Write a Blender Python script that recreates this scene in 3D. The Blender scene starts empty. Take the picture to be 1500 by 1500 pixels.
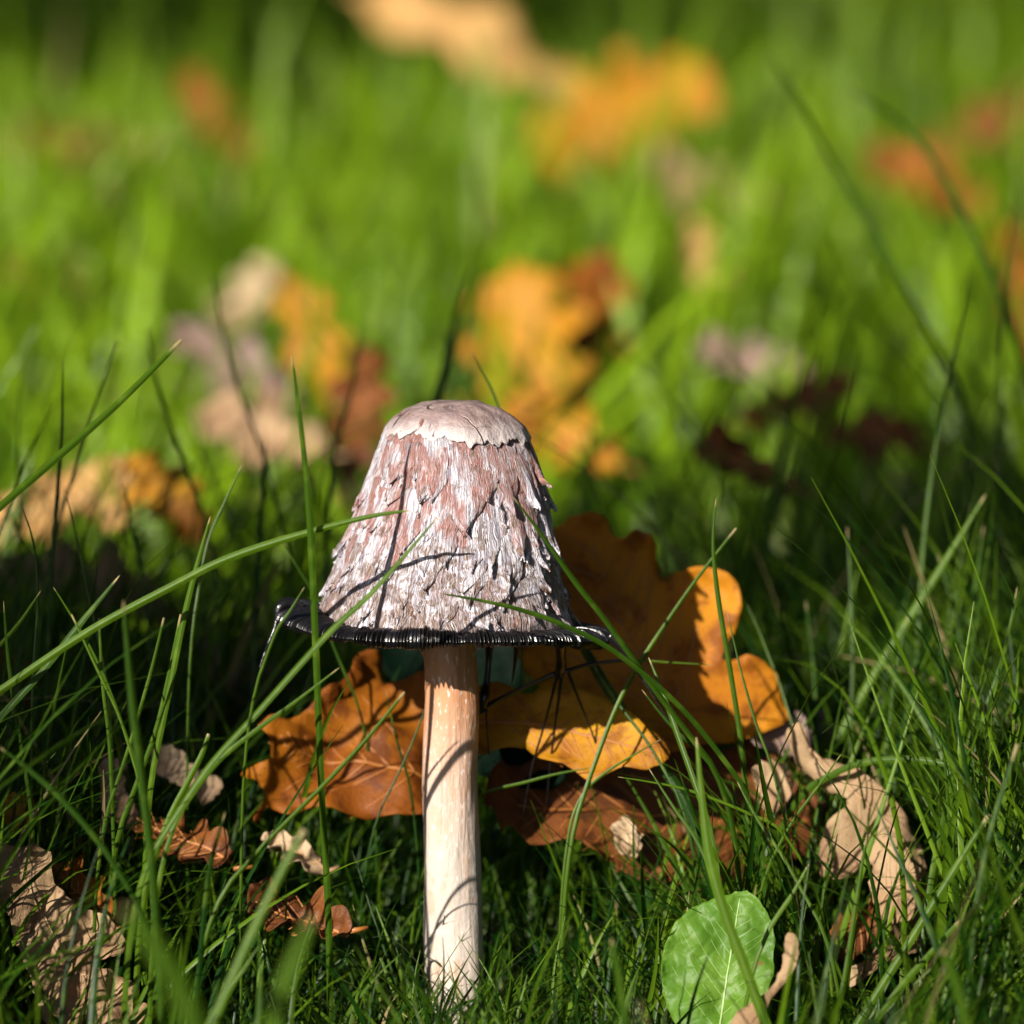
import bpy, math, random
import numpy as np
from mathutils import Vector, Matrix
from mathutils.geometry import delaunay_2d_cdt

# ------------------------------------------------------------------ camera, sky, sun, exposure
S = 0.01                       # the code below works in centimetres
scene = bpy.context.scene
PITCH = math.radians(9.5)
CAM = np.array([1.32, -108.5, 29.5])
cam_d = bpy.data.cameras.new('camera')
cam_d.lens = 100.0
cam_d.sensor_width = 20.0
cam_d.sensor_fit = 'HORIZONTAL'
cam_d.clip_start = 0.02
cam_d.clip_end = 400.0
cam_d.dof.use_dof = True
cam_d.dof.focus_distance = 1.088
cam_d.dof.aperture_fstop = 6.3
cam = bpy.data.objects.new('camera', cam_d)
scene.collection.objects.link(cam)
cam.location = Vector(CAM * S)
cam.rotation_euler = (math.radians(90) - PITCH, 0, 0)
scene.camera = cam

SUN_EL, SUN_AZ = math.radians(27), math.radians(32)      # azimuth: to the left of straight behind the camera
world = bpy.data.worlds.new('World')
scene.world = world
world.use_nodes = True
wn = world.node_tree.nodes
wn.clear()
wo = wn.new('ShaderNodeOutputWorld'); wb = wn.new('ShaderNodeBackground'); ws = wn.new('ShaderNodeTexSky')
ws.sky_type = 'NISHITA'; ws.sun_disc = False; ws.air_density = 0.5
ws.sun_elevation = SUN_EL
ws.sun_rotation = math.radians(180) + SUN_AZ
wb.inputs['Strength'].default_value = 0.05
world.node_tree.links.new(ws.outputs[0], wb.inputs[0])
world.node_tree.links.new(wb.outputs[0], wo.inputs[0])
sun_dir = Vector((math.sin(SUN_AZ) * math.cos(SUN_EL), math.cos(SUN_AZ) * math.cos(SUN_EL), -math.sin(SUN_EL)))
sl = bpy.data.lights.new('sun', 'SUN')
sl.energy = 5.0; sl.angle = math.radians(0.5); sl.color = (1.0, 0.93, 0.82)
so = bpy.data.objects.new('sun', sl)
scene.collection.objects.link(so)
so.rotation_euler = sun_dir.to_track_quat('-Z', 'Y').to_euler()
so.location = (-2, -4, 3)
vs = scene.view_settings
vs.view_transform = 'Standard'; vs.look = 'None'; vs.gamma = 1.0; vs.use_curve_mapping = False
vs.exposure = 0.98
scene.cycles.use_denoising = True
scene.cycles.max_bounces = 4
scene.cycles.adaptive_threshold = 0.015
scene.cycles.transparent_max_bounces = 4

# ------------------------------------------------------------------ helpers
rng = np.random.default_rng(11)
random.seed(5)
FWD = np.array([0, math.cos(PITCH), -math.sin(PITCH)])
UP = np.array([0, math.sin(PITCH), math.cos(PITCH)])
RIGHT = np.array([1.0, 0, 0])

def ray(px, py):
    return FWD + RIGHT * (px - 750) / 7500.0 + UP * (750 - py) / 7500.0

def at(px, py, y):
    """the point of the place seen at a photograph pixel, at the given distance y (cm)"""
    d = ray(px, py)
    return CAM + d * ((y - CAM[1]) / d[1])

def proj(p):
    q = np.asarray(p) - CAM
    f = q @ FWD
    return 750 + (q @ RIGHT) / f * 7500, 750 - (q @ UP) / f * 7500

def _hash(ix, iy, iz, seed):
    h = (ix.astype(np.int64) * 374761393 + iy.astype(np.int64) * 668265263 + iz.astype(np.int64) * 2147483647 + seed * 1274126177) & 0xffffffff
    h = ((h ^ (h >> 13)) * 1274126177) & 0xffffffff
    h = h ^ (h >> 16)
    return (h & 0xffff) / 32767.5 - 1.0

def noise(x, y, z=0.0, seed=0, octaves=1):
    x, y, z = np.broadcast_arrays(np.asarray(x, float), np.asarray(y, float), np.asarray(z, float))
    out = np.zeros(x.shape); amp = 1.0
    for o in range(octaves):
        fx, fy, fz = np.floor(x), np.floor(y), np.floor(z)
        ux, uy, uz = x - fx, y - fy, z - fz
        ux, uy, uz = [u * u * (3 - 2 * u) for u in (ux, uy, uz)]
        v = 0
        for a in (0, 1):
            for b in (0, 1):
                for c in (0, 1):
                    w = (ux if a else 1 - ux) * (uy if b else 1 - uy) * (uz if c else 1 - uz)
                    v = v + w * _hash(fx + a, fy + b, fz + c, seed + o * 17)
        out = out + amp * v
        amp *= 0.5; x = x * 2.03; y = y * 2.03; z = z * 2.03
    return out

def make_mesh(name, verts, faces, mat, smooth=True, uv=None, attr=None):
    me = bpy.data.meshes.new(name)
    verts = np.asarray(verts, float) * S
    if isinstance(faces, np.ndarray):
        n, k = faces.shape
        me.vertices.add(len(verts)); me.vertices.foreach_set('co', verts.ravel())
        me.loops.add(n * k); me.loops.foreach_set('vertex_index', faces.ravel().astype(np.int32))
        me.polygons.add(n)
        me.polygons.foreach_set('loop_start', np.arange(0, n * k, k, dtype=np.int32))
        me.update(calc_edges=True)
    else:
        me.from_pydata([tuple(v) for v in verts], [], faces)
        me.update()
    if smooth:
        me.polygons.foreach_set('use_smooth', np.ones(len(me.polygons), bool))
    if uv is not None:
        l = me.uv_layers.new(name='UVMap')
        idx = np.empty(len(me.loops), np.int32); me.loops.foreach_get('vertex_index', idx)
        l.data.foreach_set('uv', np.asarray(uv, np.float32)[idx].ravel())
    if attr is not None:
        a = me.attributes.new('tint', 'FLOAT_COLOR', 'POINT')
        a.data.foreach_set('color', np.asarray(attr, np.float32).ravel())
    me.materials.append(mat)
    return me

def link(name, me, parent=None, loc=None):
    o = bpy.data.objects.new(name, me)
    scene.collection.objects.link(o)
    if parent is not None:
        o.parent = parent
    if loc is not None:
        o.location = Vector(np.asarray(loc) * S)
    return o

def tag(o, label=None, cat=None, group=None, kind=None):
    if label: o['label'] = label
    if cat: o['category'] = cat
    if group: o['group'] = group
    if kind: o['kind'] = kind
    return o

def grid_faces(nu, nv, wrap_u=False):
    """faces of a grid whose vertex index is v*nu + u"""
    u = np.arange(nu if wrap_u else nu - 1); v = np.arange(nv - 1)
    U_, V_ = np.meshgrid(u, v)
    a = V_ * nu + U_; b = V_ * nu + (U_ + 1) % nu
    return np.stack([a, b, b + nu, a + nu], -1).reshape(-1, 4)

def tube(points, radii, n=8):
    """verts and faces of a round tube along a polyline"""
    P = np.asarray(points, float); R_ = np.asarray(radii, float)
    T = np.gradient(P, axis=0); T /= np.linalg.norm(T, axis=1, keepdims=True) + 1e-9
    ref = np.array([0.31, 0.93, 0.17])
    A = np.cross(T, ref); A /= np.linalg.norm(A, axis=1, keepdims=True) + 1e-9
    B = np.cross(T, A)
    ang = np.arange(n) / n * 2 * math.pi
    V = P[:, None] + R_[:, None, None] * (A[:, None] * np.cos(ang)[None, :, None] + B[:, None] * np.sin(ang)[None, :, None])
    m = len(P)
    V = np.concatenate([V.reshape(-1, 3), P[:1], P[-1:]])
    F = [tuple(f) for f in grid_faces(n, m, True)]
    for i in range(n):
        F.append((m * n, (i + 1) % n, i)); F.append((m * n + 1, (m - 1) * n + i, (m - 1) * n + (i + 1) % n))
    return V, F

def spline(pts, per=6, closed=False):
    P = np.asarray(pts, float)
    n = len(P)
    out = []
    rngi = range(n) if closed else range(n - 1)
    for i in rngi:
        if closed:
            p0, p1, p2, p3 = P[(i - 1) % n], P[i], P[(i + 1) % n], P[(i + 2) % n]
        else:
            p0, p1, p2, p3 = P[max(i - 1, 0)], P[i], P[i + 1], P[min(i + 2, n - 1)]
        for k in range(per):
            t = k / per
            out.append(0.5 * ((2 * p1) + (-p0 + p2) * t + (2 * p0 - 5 * p1 + 4 * p2 - p3) * t * t + (-p0 + 3 * p1 - 3 * p2 + p3) * t ** 3))
    if not closed:
        out.append(P[-1])
    return np.array(out)

# ------------------------------------------------------------------ materials
class NT:
    def __init__(self, name):
        self.m = bpy.data.materials.new(name); self.m.use_nodes = True
        self.t = self.m.node_tree; self.t.nodes.clear()
        self.out = self.n('OutputMaterial')
    def n(self, typ, **kw):
        nd = self.t.nodes.new('ShaderNode' + typ)
        for k, v in kw.items():
            if k.startswith('i_'):
                key = k[2:]
                key = int(key) if key.isdigit() else key.replace('_', ' ')
                self.set(nd.inputs[key], v)
            else:
                setattr(nd, k, v)
        return nd
    def set(self, sock, v):
        if isinstance(v, bpy.types.NodeSocket): self.t.links.new(v, sock)
        else: sock.default_value = v
    def math(self, op, a, b=0.0, clamp=False):
        nd = self.n('Math', operation=op, use_clamp=clamp)
        self.set(nd.inputs[0], a); self.set(nd.inputs[1], b); return nd.outputs[0]
    def mix(self, f, a, b, blend='MIX'):
        nd = self.n('Mix', data_type='RGBA', blend_type=blend)
        self.set(nd.inputs[0], f)
        self.set(nd.inputs[6], a if isinstance(a, bpy.types.NodeSocket) else (*a, 1)); self.set(nd.inputs[7], b if isinstance(b, bpy.types.NodeSocket) else (*b, 1))
        return nd.outputs[2]
    def ramp(self, f, lo, hi):
        nd = self.n('MapRange', interpolation_type='SMOOTHSTEP')
        self.set(nd.inputs[0], f); nd.inputs[1].default_value = lo; nd.inputs[2].default_value = hi
        return nd.outputs[0]
    def noise(self, vec, scale, detail=3, rough=0.55, dist=0.0):
        nd = self.n('TexNoise'); nd.inputs['Scale'].default_value = scale
        nd.inputs['Detail'].default_value = detail; nd.inputs['Roughness'].default_value = rough
        nd.inputs['Distortion'].default_value = dist
        self.set(nd.inputs['Vector'], vec); return nd.outputs[0]
    def mapping(self, vec, scale):
        nd = self.n('Mapping'); self.set(nd.inputs[0], vec); nd.inputs['Scale'].default_value = scale; return nd.outputs[0]
    def bump(self, h, strength, dist, normal=None):
        nd = self.n('Bump'); nd.inputs['Strength'].default_value = strength; nd.inputs['Distance'].default_value = dist
        self.set(nd.inputs['Height'], h)
        if normal is not None: self.set(nd.inputs['Normal'], normal)
        return nd.outputs[0]
    def finish(self, col, rough, normal=None, trans=0.0, trans_col=None, spec=0.5, coat=0.0):
        b = self.n('BsdfPrincipled')
        self.set(b.inputs['Base Color'], col if isinstance(col, bpy.types.NodeSocket) else (*col, 1))
        self.set(b.inputs['Roughness'], rough); b.inputs['Specular IOR Level'].default_value = spec
        b.inputs['Coat Weight'].default_value = coat; b.inputs['Coat Roughness'].default_value = 0.12
        if normal is not None: self.set(b.inputs['Normal'], normal)
        res = b.outputs[0]
        if trans > 0:
            t = self.n('BsdfTranslucent'); tc = trans_col if trans_col is not None else col
            self.set(t.inputs[0], tc if isinstance(tc, bpy.types.NodeSocket) else (*tc, 1))
            if normal is not None: self.set(t.inputs['Normal'], normal)
            mx = self.n('MixShader'); mx.inputs[0].default_value = trans
            self.t.links.new(res, mx.inputs[1]); self.t.links.new(t.outputs[0], mx.inputs[2]); res = mx.outputs[0]
        self.t.links.new(res, self.out.inputs[0])
        return self.m

def grass_material(name, lo, hi, trans, rough=0.42, spec=0.22, rugged=0.0):
    m = NT(name)
    a = m.n('Attribute', attribute_name='tint')
    sp = m.n('SeparateColor'); m.t.links.new(a.outputs['Color'], sp.inputs[0])
    r, t, dry = sp.outputs[0], sp.outputs[1], sp.outputs[2]
    c = m.mix(r, lo, hi)
    c = m.mix(m.ramp(t, 0.0, 0.22), (0.16, 0.19, 0.07), c)         # paler sheath at the foot
    co = m.n('TexCoord').outputs['Object']
    n = m.noise(co, 160, 2)
    c = m.mix(m.math('MULTIPLY', m.ramp(n, 0.5, 0.75), 0.35), c, (0.14, 0.22, 0.02))
    c = m.mix(dry, c, (0.36, 0.27, 0.13))
    tc = m.mix(0.5, c, tuple(min(1, x * 1.5) for x in hi))
    fine = m.noise(m.mapping(co, (1, 1, 0.2)), 900, 1)
    nb = m.bump(fine, 0.15, 0.0004)
    if rugged: nb = m.bump(m.noise(co, 240, 3), rugged, 0.004, nb)
    return m.finish(c, rough, nb, trans, tc, spec)

def leaf_material(name, c1, c2, spot, rough=0.55, trans=0.25, tscale=1.0, spec=0.2):
    m = NT(name)
    co = m.n('TexCoord').outputs['Object']
    c = m.mix(m.ramp(m.noise(co, 38 * tscale, 4, 0.6), 0.36, 0.66), c1, c2)
    c = m.mix(m.math('MULTIPLY', m.ramp(m.noise(co, 130 * tscale, 3, 0.6, 0.4), 0.49, 0.68), 0.85), c, spot)
    c = m.mix(m.math('MULTIPLY', m.ramp(m.noise(co, 900 * tscale, 2), 0.62, 0.75), 0.55), c, tuple(x * 0.4 for x in spot))
    # network of small veins
    vo = m.n('TexVoronoi', feature='DISTANCE_TO_EDGE'); vo.inputs['Scale'].default_value = 800 * tscale
    m.t.links.new(co, vo.inputs['Vector'])
    h = m.math('ADD', m.math('MULTIPLY', m.ramp(vo.outputs['Distance'], 0.0, 0.12), 0.5), m.noise(co, 260, 3))
    nb = m.bump(h, 0.3, 0.0005)
    return m.finish(c, rough, nb, trans, None, spec)

M = {}
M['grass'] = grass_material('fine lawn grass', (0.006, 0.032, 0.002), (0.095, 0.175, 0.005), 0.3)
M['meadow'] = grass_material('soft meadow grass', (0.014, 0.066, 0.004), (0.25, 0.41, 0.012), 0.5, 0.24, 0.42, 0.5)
M['orange'] = leaf_material('orange oak leaf', (0.32, 0.105, 0.006), (0.22, 0.06, 0.005), (0.12, 0.030, 0.005), 0.55, 0.35)
M['amber'] = leaf_material('amber oak leaf', (0.46, 0.23, 0.010), (0.37, 0.15, 0.008), (0.24, 0.08, 0.010))
M['gold'] = leaf_material('golden brown oak leaf', (0.56, 0.235, 0.010), (0.46, 0.155, 0.008), (0.24, 0.065, 0.007), 0.55, 0.4)
M['tan'] = leaf_material('tan oak leaf', (0.344, 0.232, 0.128), (0.288, 0.176, 0.092), (0.160, 0.088, 0.048), 0.6, 0.18)
M['pale'] = leaf_material('pale dry leaf', (0.44, 0.32, 0.20), (0.36, 0.25, 0.145), (0.20, 0.12, 0.07), 0.6, 0.15)
M['mauve'] = leaf_material('greyed oak leaf', (0.264, 0.184, 0.160), (0.200, 0.128, 0.104), (0.104, 0.064, 0.056), 0.6, 0.15)
M['rust'] = leaf_material('rusty oak leaf', (0.18, 0.060, 0.014), (0.12, 0.040, 0.012), (0.06, 0.02, 0.008), 0.5, 0.2)  # reddish brown, also darkened to stand in for shade on the low leaf
M['shaded_green'] = leaf_material('herb leaf darkened for shade', (0.0015, 0.006, 0.003), (0.002, 0.009, 0.004), (0.001, 0.004, 0.002), 0.6, 0.1, 1.0, 0.05)  # green pulled near black to stand in for shade
M['straw'] = leaf_material('straw oak leaf', (0.52, 0.31, 0.11), (0.44, 0.24, 0.075), (0.28, 0.13, 0.04))
M['vein_orange'] = NT('orange vein').finish((0.30, 0.11, 0.02), 0.5)
M['vein_tan'] = NT('tan vein').finish((0.30, 0.18, 0.09), 0.55)
M['vein_pale'] = NT('pale green vein').finish((0.26, 0.36, 0.13), 0.45)
def green_leaf_material():
    m = NT('green herb leaf')
    co = m.n('TexCoord').outputs['Object']
    c = m.mix(m.ramp(m.noise(co, 60, 3), 0.35, 0.68), (0.06, 0.145, 0.012), (0.10, 0.20, 0.02))
    c = m.mix(m.math('MULTIPLY', m.ramp(m.noise(co, 420, 3), 0.6, 0.75), 0.4), c, (0.17, 0.22, 0.035))
    c = m.mix(m.ramp(m.noise(co, 190, 2), 0.68, 0.74), c, (0.16, 0.09, 0.03))
    vo = m.n('TexVoronoi', feature='DISTANCE_TO_EDGE'); vo.inputs['Scale'].default_value = 300
    m.t.links.new(co, vo.inputs['Vector'])
    h = m.math('ADD', m.math('MULTIPLY', m.ramp(vo.outputs['Distance'], 0.0, 0.25), 0.35), m.noise(co, 160, 4))
    return m.finish(c, 0.46, m.bump(h, 0.4, 0.0008), 0.25, (0.2, 0.38, 0.03), 0.22)
M['green'] = green_leaf_material()

def soil_material():
    m = NT('soil')
    co = m.n('TexCoord').outputs['Object']
    c = m.mix(m.ramp(m.noise(co, 45, 5, 0.65), 0.35, 0.65), (0.022, 0.016, 0.009), (0.05, 0.036, 0.02))
    c = m.mix(m.ramp(m.noise(co, 14, 4, 0.6), 0.40, 0.58), c, (0.025, 0.05, 0.012))
    nb = m.bump(m.noise(co, 220, 5, 0.7), 0.8, 0.004)
    return m.finish(c, 0.9, nb, 0, None, 0.2)
M['soil'] = soil_material()

def cap_material():
    m = NT('shaggy cap')
    uv = m.n('UVMap', uv_map='UVMap').outputs[0]          # u: cm around, v: cm up
    sx = m.n('SeparateXYZ'); m.t.links.new(uv, sx.inputs[0])
    v = sx.outputs[1]
    warp = m.n('TexNoise'); warp.inputs['Scale'].default_value = 2.6; warp.inputs['Detail'].default_value = 2
    m.t.links.new(uv, warp.inputs['Vector'])
    wv = m.n('VectorMath', operation='MULTIPLY_ADD'); m.t.links.new(warp.outputs['Color'], wv.inputs[0])
    wv.inputs[1].default_value = (0.22, 0.3, 0); m.t.links.new(uv, wv.inputs[2])
    w = wv.outputs[0]
    fib = m.noise(m.mapping(w, (21.0, 1.6, 1)), 1.0, 3, 0.6)
    fib2 = m.noise(m.mapping(w, (48.0, 4.5, 1)), 1.0, 2, 0.6)
    patch = m.noise(m.mapping(w, (1.5, 0.6, 1)), 1.0, 4, 0.6)
    blot = m.noise(m.mapping(w, (2.3, 2.8, 1)), 1.0, 4, 0.65)
    c = m.mix(m.ramp(fib, 0.35, 0.62), (0.18, 0.155, 0.205), (0.66, 0.635, 0.675))
    # reddish patches high on the cap
    hi = m.ramp(v, 1.6, 4.2)
    red = m.math('MULTIPLY', m.ramp(m.math('ADD', patch, m.math('MULTIPLY', hi, 0.15)), 0.53, 0.66), 0.95)
    c = m.mix(m.math('MULTIPLY', red, m.ramp(fib2, 0.22, 0.55)), c, (0.25, 0.095, 0.07))
    # brown weathered speckle low on the cap
    lo = m.ramp(v, 3.6, 0.2)
    br = m.ramp(m.math('ADD', blot, m.math('MULTIPLY', lo, 0.17)), 0.55, 0.66)
    c = m.mix(m.math('MULTIPLY', br, m.ramp(fib2, 0.30, 0.58)), c, (0.13, 0.075, 0.05))
    c = m.mix(m.math('MULTIPLY', m.ramp(fib2, 0.48, 0.28), 0.65), c, (0.15, 0.11, 0.115))  # darker gaps between fibres, painting in their shadow
    stain = m.ramp(m.math('SUBTRACT', v, m.math('MULTIPLY', blot, 0.75)), -0.02, -0.26)
    c = m.mix(m.math('MULTIPLY', stain, 0.9), c, (0.025, 0.02, 0.025))
    nb = m.bump(m.math('ADD', fib, m.math('MULTIPLY', fib2, 0.6)), 0.8, 0.0012)
    return m.finish(c, 0.5, nb, 0, None, 0.45)
M['cap'] = cap_material()

def crown_material():
    m = NT('cap crown skin')
    co = m.n('TexCoord').outputs['Object']
    c = m.mix(m.ramp(m.noise(co, 70, 4, 0.6), 0.35, 0.68), (0.30, 0.215, 0.20), (0.17, 0.115, 0.12))
    c = m.mix(m.math('MULTIPLY', m.ramp(m.noise(co, 210, 3, 0.6), 0.56, 0.72), 0.7), c, (0.40, 0.31, 0.27))
    c = m.mix(m.math('MULTIPLY', m.ramp(m.noise(m.mapping(co, (1, 1, 3)), 420, 3, 0.7), 0.55, 0.75), 0.6), c, (0.17, 0.10, 0.085))
    vo = m.n('TexVoronoi', feature='DISTANCE_TO_EDGE'); vo.inputs['Scale'].default_value = 75
    dv = m.n('TexNoise'); dv.inputs['Scale'].default_value = 60
    m.t.links.new(co, dv.inputs['Vector'])
    ad = m.n('VectorMath', operation='MULTIPLY_ADD'); m.t.links.new(dv.outputs['Color'], ad.inputs[0]); ad.inputs[1].default_value = (0.02,) * 3
    m.t.links.new(co, ad.inputs[2]); m.t.links.new(ad.outputs[0], vo.inputs['Vector'])
    crack = m.math('MULTIPLY', m.ramp(vo.outputs['Distance'], 0.03, 0.0), m.ramp(m.noise(co, 55, 2), 0.40, 0.52))
    sx = m.n('SeparateXYZ'); m.t.links.new(m.n('UVMap', uv_map='UVMap').outputs[0], sx.inputs[0])
    rim = m.ramp(m.math('ADD', sx.outputs[1], m.math('MULTIPLY', m.noise(co, 330, 3), 0.22)), 0.78, 1.10)
    c = m.mix(m.math('MULTIPLY', rim, 0.85), c, (0.50, 0.44, 0.43))
    c = m.mix(m.math('MULTIPLY', crack, 0.75), c, (0.14, 0.085, 0.075))
    nb = m.bump(m.math('SUBTRACT', m.noise(co, 240, 6, 0.7), crack), 0.9, 0.0014)
    return m.finish(c, 0.42, nb, 0, None, 0.45)
M['crown'] = crown_material()

def ink_material():
    m = NT('wet black ink')
    co = m.n('TexCoord').outputs['Object']
    nb = m.bump(m.noise(co, 500, 3), 0.4, 0.0006)
    return m.finish((0.005, 0.0045, 0.005), 0.30, nb, 0, None, 0.45, 0.15)
M['ink'] = ink_material()

def stem_material():
    m = NT('mushroom stem')
    uv = m.n('UVMap', uv_map='UVMap').outputs[0]
    sx = m.n('SeparateXYZ'); m.t.links.new(uv, sx.inputs[0])
    n1 = m.noise(m.mapping(uv, (2.2, 0.55, 1)), 1.0, 4, 0.6)
    fib = m.noise(m.mapping(uv, (22, 2.0, 1)), 1.0, 3, 0.6)
    hgt = m.math('ADD', sx.outputs[1], m.math('MULTIPLY', n1, 2.2))
    c = m.mix(m.ramp(hgt, 4.4, 9.0), (0.47, 0.40, 0.35), (0.42, 0.19, 0.09))
    c = m.mix(m.math('MULTIPLY', m.ramp(m.noise(m.mapping(uv, (13, 4.0, 1)), 1.0, 2), 0.60, 0.68), 0.7), c, (0.68, 0.60, 0.54))
    c = m.mix(m.math('MULTIPLY', m.ramp(fib, 0.42, 0.25), 0.22), c, (0.40, 0.26, 0.18))
    dirt = m.math('MULTIPLY', m.ramp(m.math('ADD', sx.outputs[1], m.math('MULTIPLY', m.noise(m.mapping(uv, (3, 1.5, 1)), 1.0, 4), 3.0)), 3.2, 1.4), 0.6)
    c = m.mix(dirt, c, (0.16, 0.13, 0.08))
    c = m.mix(m.math('MULTIPLY', m.ramp(m.noise(m.mapping(uv, (3.5, 1.2, 1)), 1.0, 3), 0.52, 0.68), 0.5), c, (0.46, 0.27, 0.16))
    nb = m.bump(m.math('ADD', m.math('MULTIPLY', fib, 0.5), m.noise(m.mapping(uv, (6, 2.2, 1)), 1.0, 3)), 0.4, 0.0010)
    return m.finish(c, 0.38, nb, 0, None, 0.5)
M['stem'] = stem_material()

# ------------------------------------------------------------------ ground
def ground_height(x, y):
    return 0.35 * noise(np.asarray(x) / 9, np.asarray(y) / 9, 0, 3, 2) - 0.15

def build_ground():
    near = np.linspace(-1, 1, 181)
    xs = np.sign(near) * (np.abs(near) * 60 + np.abs(near) ** 7 * 6000)
    ys = np.sign(near) * (np.abs(near) * 60 + np.abs(near) ** 7 * 6000) + 60
    X, Y = np.meshgrid(xs, ys)
    fade = np.clip(1 - (np.hypot(X, Y) - 500) / 500, 0, 1)
    Z = ground_height(X, Y) + 0.12 * noise(X / 1.7, Y / 1.7, 0, 8, 2) * fade
    V = np.stack([X, Y, Z], -1).reshape(-1, 3)
    o = link('ground', make_mesh('ground', V, grid_faces(181, 181), M['soil']))
    tag(o, kind='structure')
build_ground()

# ------------------------------------------------------------------ a young tree behind the photographer, whose trunk shades the strip behind the mushroom
def build_tree():
    sd = np.array([math.sin(SUN_AZ), math.cos(SUN_AZ)])
    foot = np.array([-10.5, 14.7]) - sd * 260
    root = bpy.data.objects.new('oak_tree', None); scene.collection.objects.link(root)
    root.location = (foot[0] * S, foot[1] * S, 0)
    tag(root, 'young oak tree with thinning autumn crown standing off behind the viewpoint', 'tree')
    bark = NT('bark'); co = bark.n('TexCoord').outputs['Object']
    nz = bark.noise(bark.mapping(co, (1, 1, 0.2)), 60, 5, 0.65)
    bm_ = bark.finish(bark.mix(nz, (0.05, 0.04, 0.03), (0.16, 0.13, 0.10)), 0.9, bark.bump(nz, 0.8, 0.01))
    h = np.linspace(-6, 330, 40)
    P = np.column_stack([1.2 * np.sin(h / 60), 1.0 * np.cos(h / 75) - 1, h])
    V, F = tube(P, np.interp(h, [-6, 15, 120, 330], [15, 10, 9.0, 3.5]), 16)
    link('trunk', make_mesh('trunk', V, F, bm_), root)
    # a stout low bough reaching out sideways, added to deepen the shade on the right
    side = np.array([sd[1], -sd[0]])
    q = np.linspace(0, 1, 14)
    zb = (282.8) * math.tan(SUN_EL)
    P = np.column_stack([side[0] * 75 * q, side[1] * 75 * q, zb + 33 * q + 1.5 * np.sin(q * 9)])
    V, F = tube(P, np.interp(q, [0, 0.2, 0.7, 1], [6.2, 5.6, 5.2, 3.5]), 12)
    link('limb', make_mesh('limb', V, F, bm_), root)
    r = random.Random(4); cent = []
    for k in range(16):
        z = r.uniform(215, 325); a = r.uniform(0, 2 * math.pi); L = r.uniform(55, 120) * (1.25 - (z - 215) / 220)
        q = np.linspace(0, 1, 9)
        P = np.column_stack([np.cos(a) * L * q + 5 * np.sin(q * 5 + k), np.sin(a) * L * q + 5 * np.cos(q * 4 + k) - 5, z + L * 0.55 * q ** 1.3])
        V, F = tube(P, np.linspace(2.6, 0.5, 9), 7)
        link('limb', make_mesh('limb', V, F, bm_), root)
        for j in range(4, 9): cent.append(P[j])
    n = 5200
    c = np.array(cent)[np.random.default_rng(3).integers(0, len(cent), n)] + np.random.default_rng(8).normal(0, 13, (n, 3))
    g = np.random.default_rng(9)
    u = g.normal(size=(n, 3)); u /= np.linalg.norm(u, axis=1, keepdims=True)
    w = np.cross(u, g.normal(size=(n, 3))); w /= np.linalg.norm(w, axis=1, keepdims=True)
    V = np.stack([c - u * 4.5, c + w * 2.6 - u, c + w * 1.8 + u * 2.5, c + u * 4.5, c - w * 1.8 + u * 2.5, c - w * 2.6 - u], 1).reshape(-1, 3)
    Fq = (np.arange(n)[:, None, None] * 6 + np.array([[0, 1, 2, 3], [0, 3, 4, 5]])[None]).reshape(-1, 4)
    tag(link('crown', make_mesh('crown', V, Fq, M['amber'], False), root), kind='stuff')
    # a second one further off, whose crown shades the far grass
    twin = root.copy(); scene.collection.objects.link(twin)
    for ch in list(root.children):
        c2 = ch.copy(); scene.collection.objects.link(c2); c2.parent = twin
    twin.location = (-4.95, -3.63, 0); twin.rotation_euler = (0, 0, 1.9); twin.scale = (1.15, 1.15, 1.15)
    tag(twin, 'larger oak tree with thinning autumn crown further off beside the lawn', 'tree')
build_tree()

def build_wood_screen():  # unseen leaf ring added to block low skylight and darken the shade
    """an added ring of leaves round the lawn, open towards the low sun"""
    g = np.random.default_rng(21); n = 60000
    a = g.uniform(0, 2 * math.pi, n); keep = np.cos(a - math.atan2(-math.cos(SUN_AZ), -math.sin(SUN_AZ))) < 0.55
    a = a[keep]; n = len(a)
    rad = 1250 + 260 * np.abs(g.normal(size=n)) * 0.6 + 120 * noise(np.cos(a) * 9, np.sin(a) * 9, 0, 5, 2)
    top = 800 + 260 * noise(np.cos(a) * 7, np.sin(a) * 7, 0, 6, 2)
    c = np.column_stack([rad * np.cos(a), rad * np.sin(a), g.random(n) ** 0.8 * top])
    u = g.normal(size=(n, 3)); u /= np.linalg.norm(u, axis=1, keepdims=True)
    w = np.cross(u, g.normal(size=(n, 3))); w /= np.linalg.norm(w, axis=1, keepdims=True)
    V = np.stack([c - u * 26, c + w * 15, c + u * 26, c - w * 15], 1).reshape(-1, 3)
    F = np.arange(n * 4).reshape(-1, 4)
    m = leaf_material('woodland leaf', (0.05, 0.075, 0.02), (0.09, 0.07, 0.02), (0.03, 0.03, 0.012), tscale=0.05)
    o = link('added_wood_screen', make_mesh('added_wood_screen', V, F, m, False))
    tag(o, 'unseen screen of autumn leaves added to hold skylight off the lawn', 'added_wood_screen', None, 'stuff')
build_wood_screen()

# ------------------------------------------------------------------ the mushroom
LEAN = math.radians(4.5)
def height_for(py):
    lo, hi = -2.0, 18.0
    for _ in range(40):
        mid = (lo + hi) / 2
        p = np.array([0, mid * math.sin(LEAN), mid * math.cos(LEAN)])
        if proj(p)[1] > py: lo = mid
        else: hi = mid
    return mid
PXC = 0.2 / 1500 * 110.0      # cm per photograph pixel at the mushroom
mush = bpy.data.objects.new('mushroom', None)
scene.collection.objects.link(mush)
mush.rotation_euler = (-LEAN, 0, 0)
tag(mush, 'tall shaggy mushroom with a white and rusty scaly bell cap and black inky brim', 'mushroom')

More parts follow.
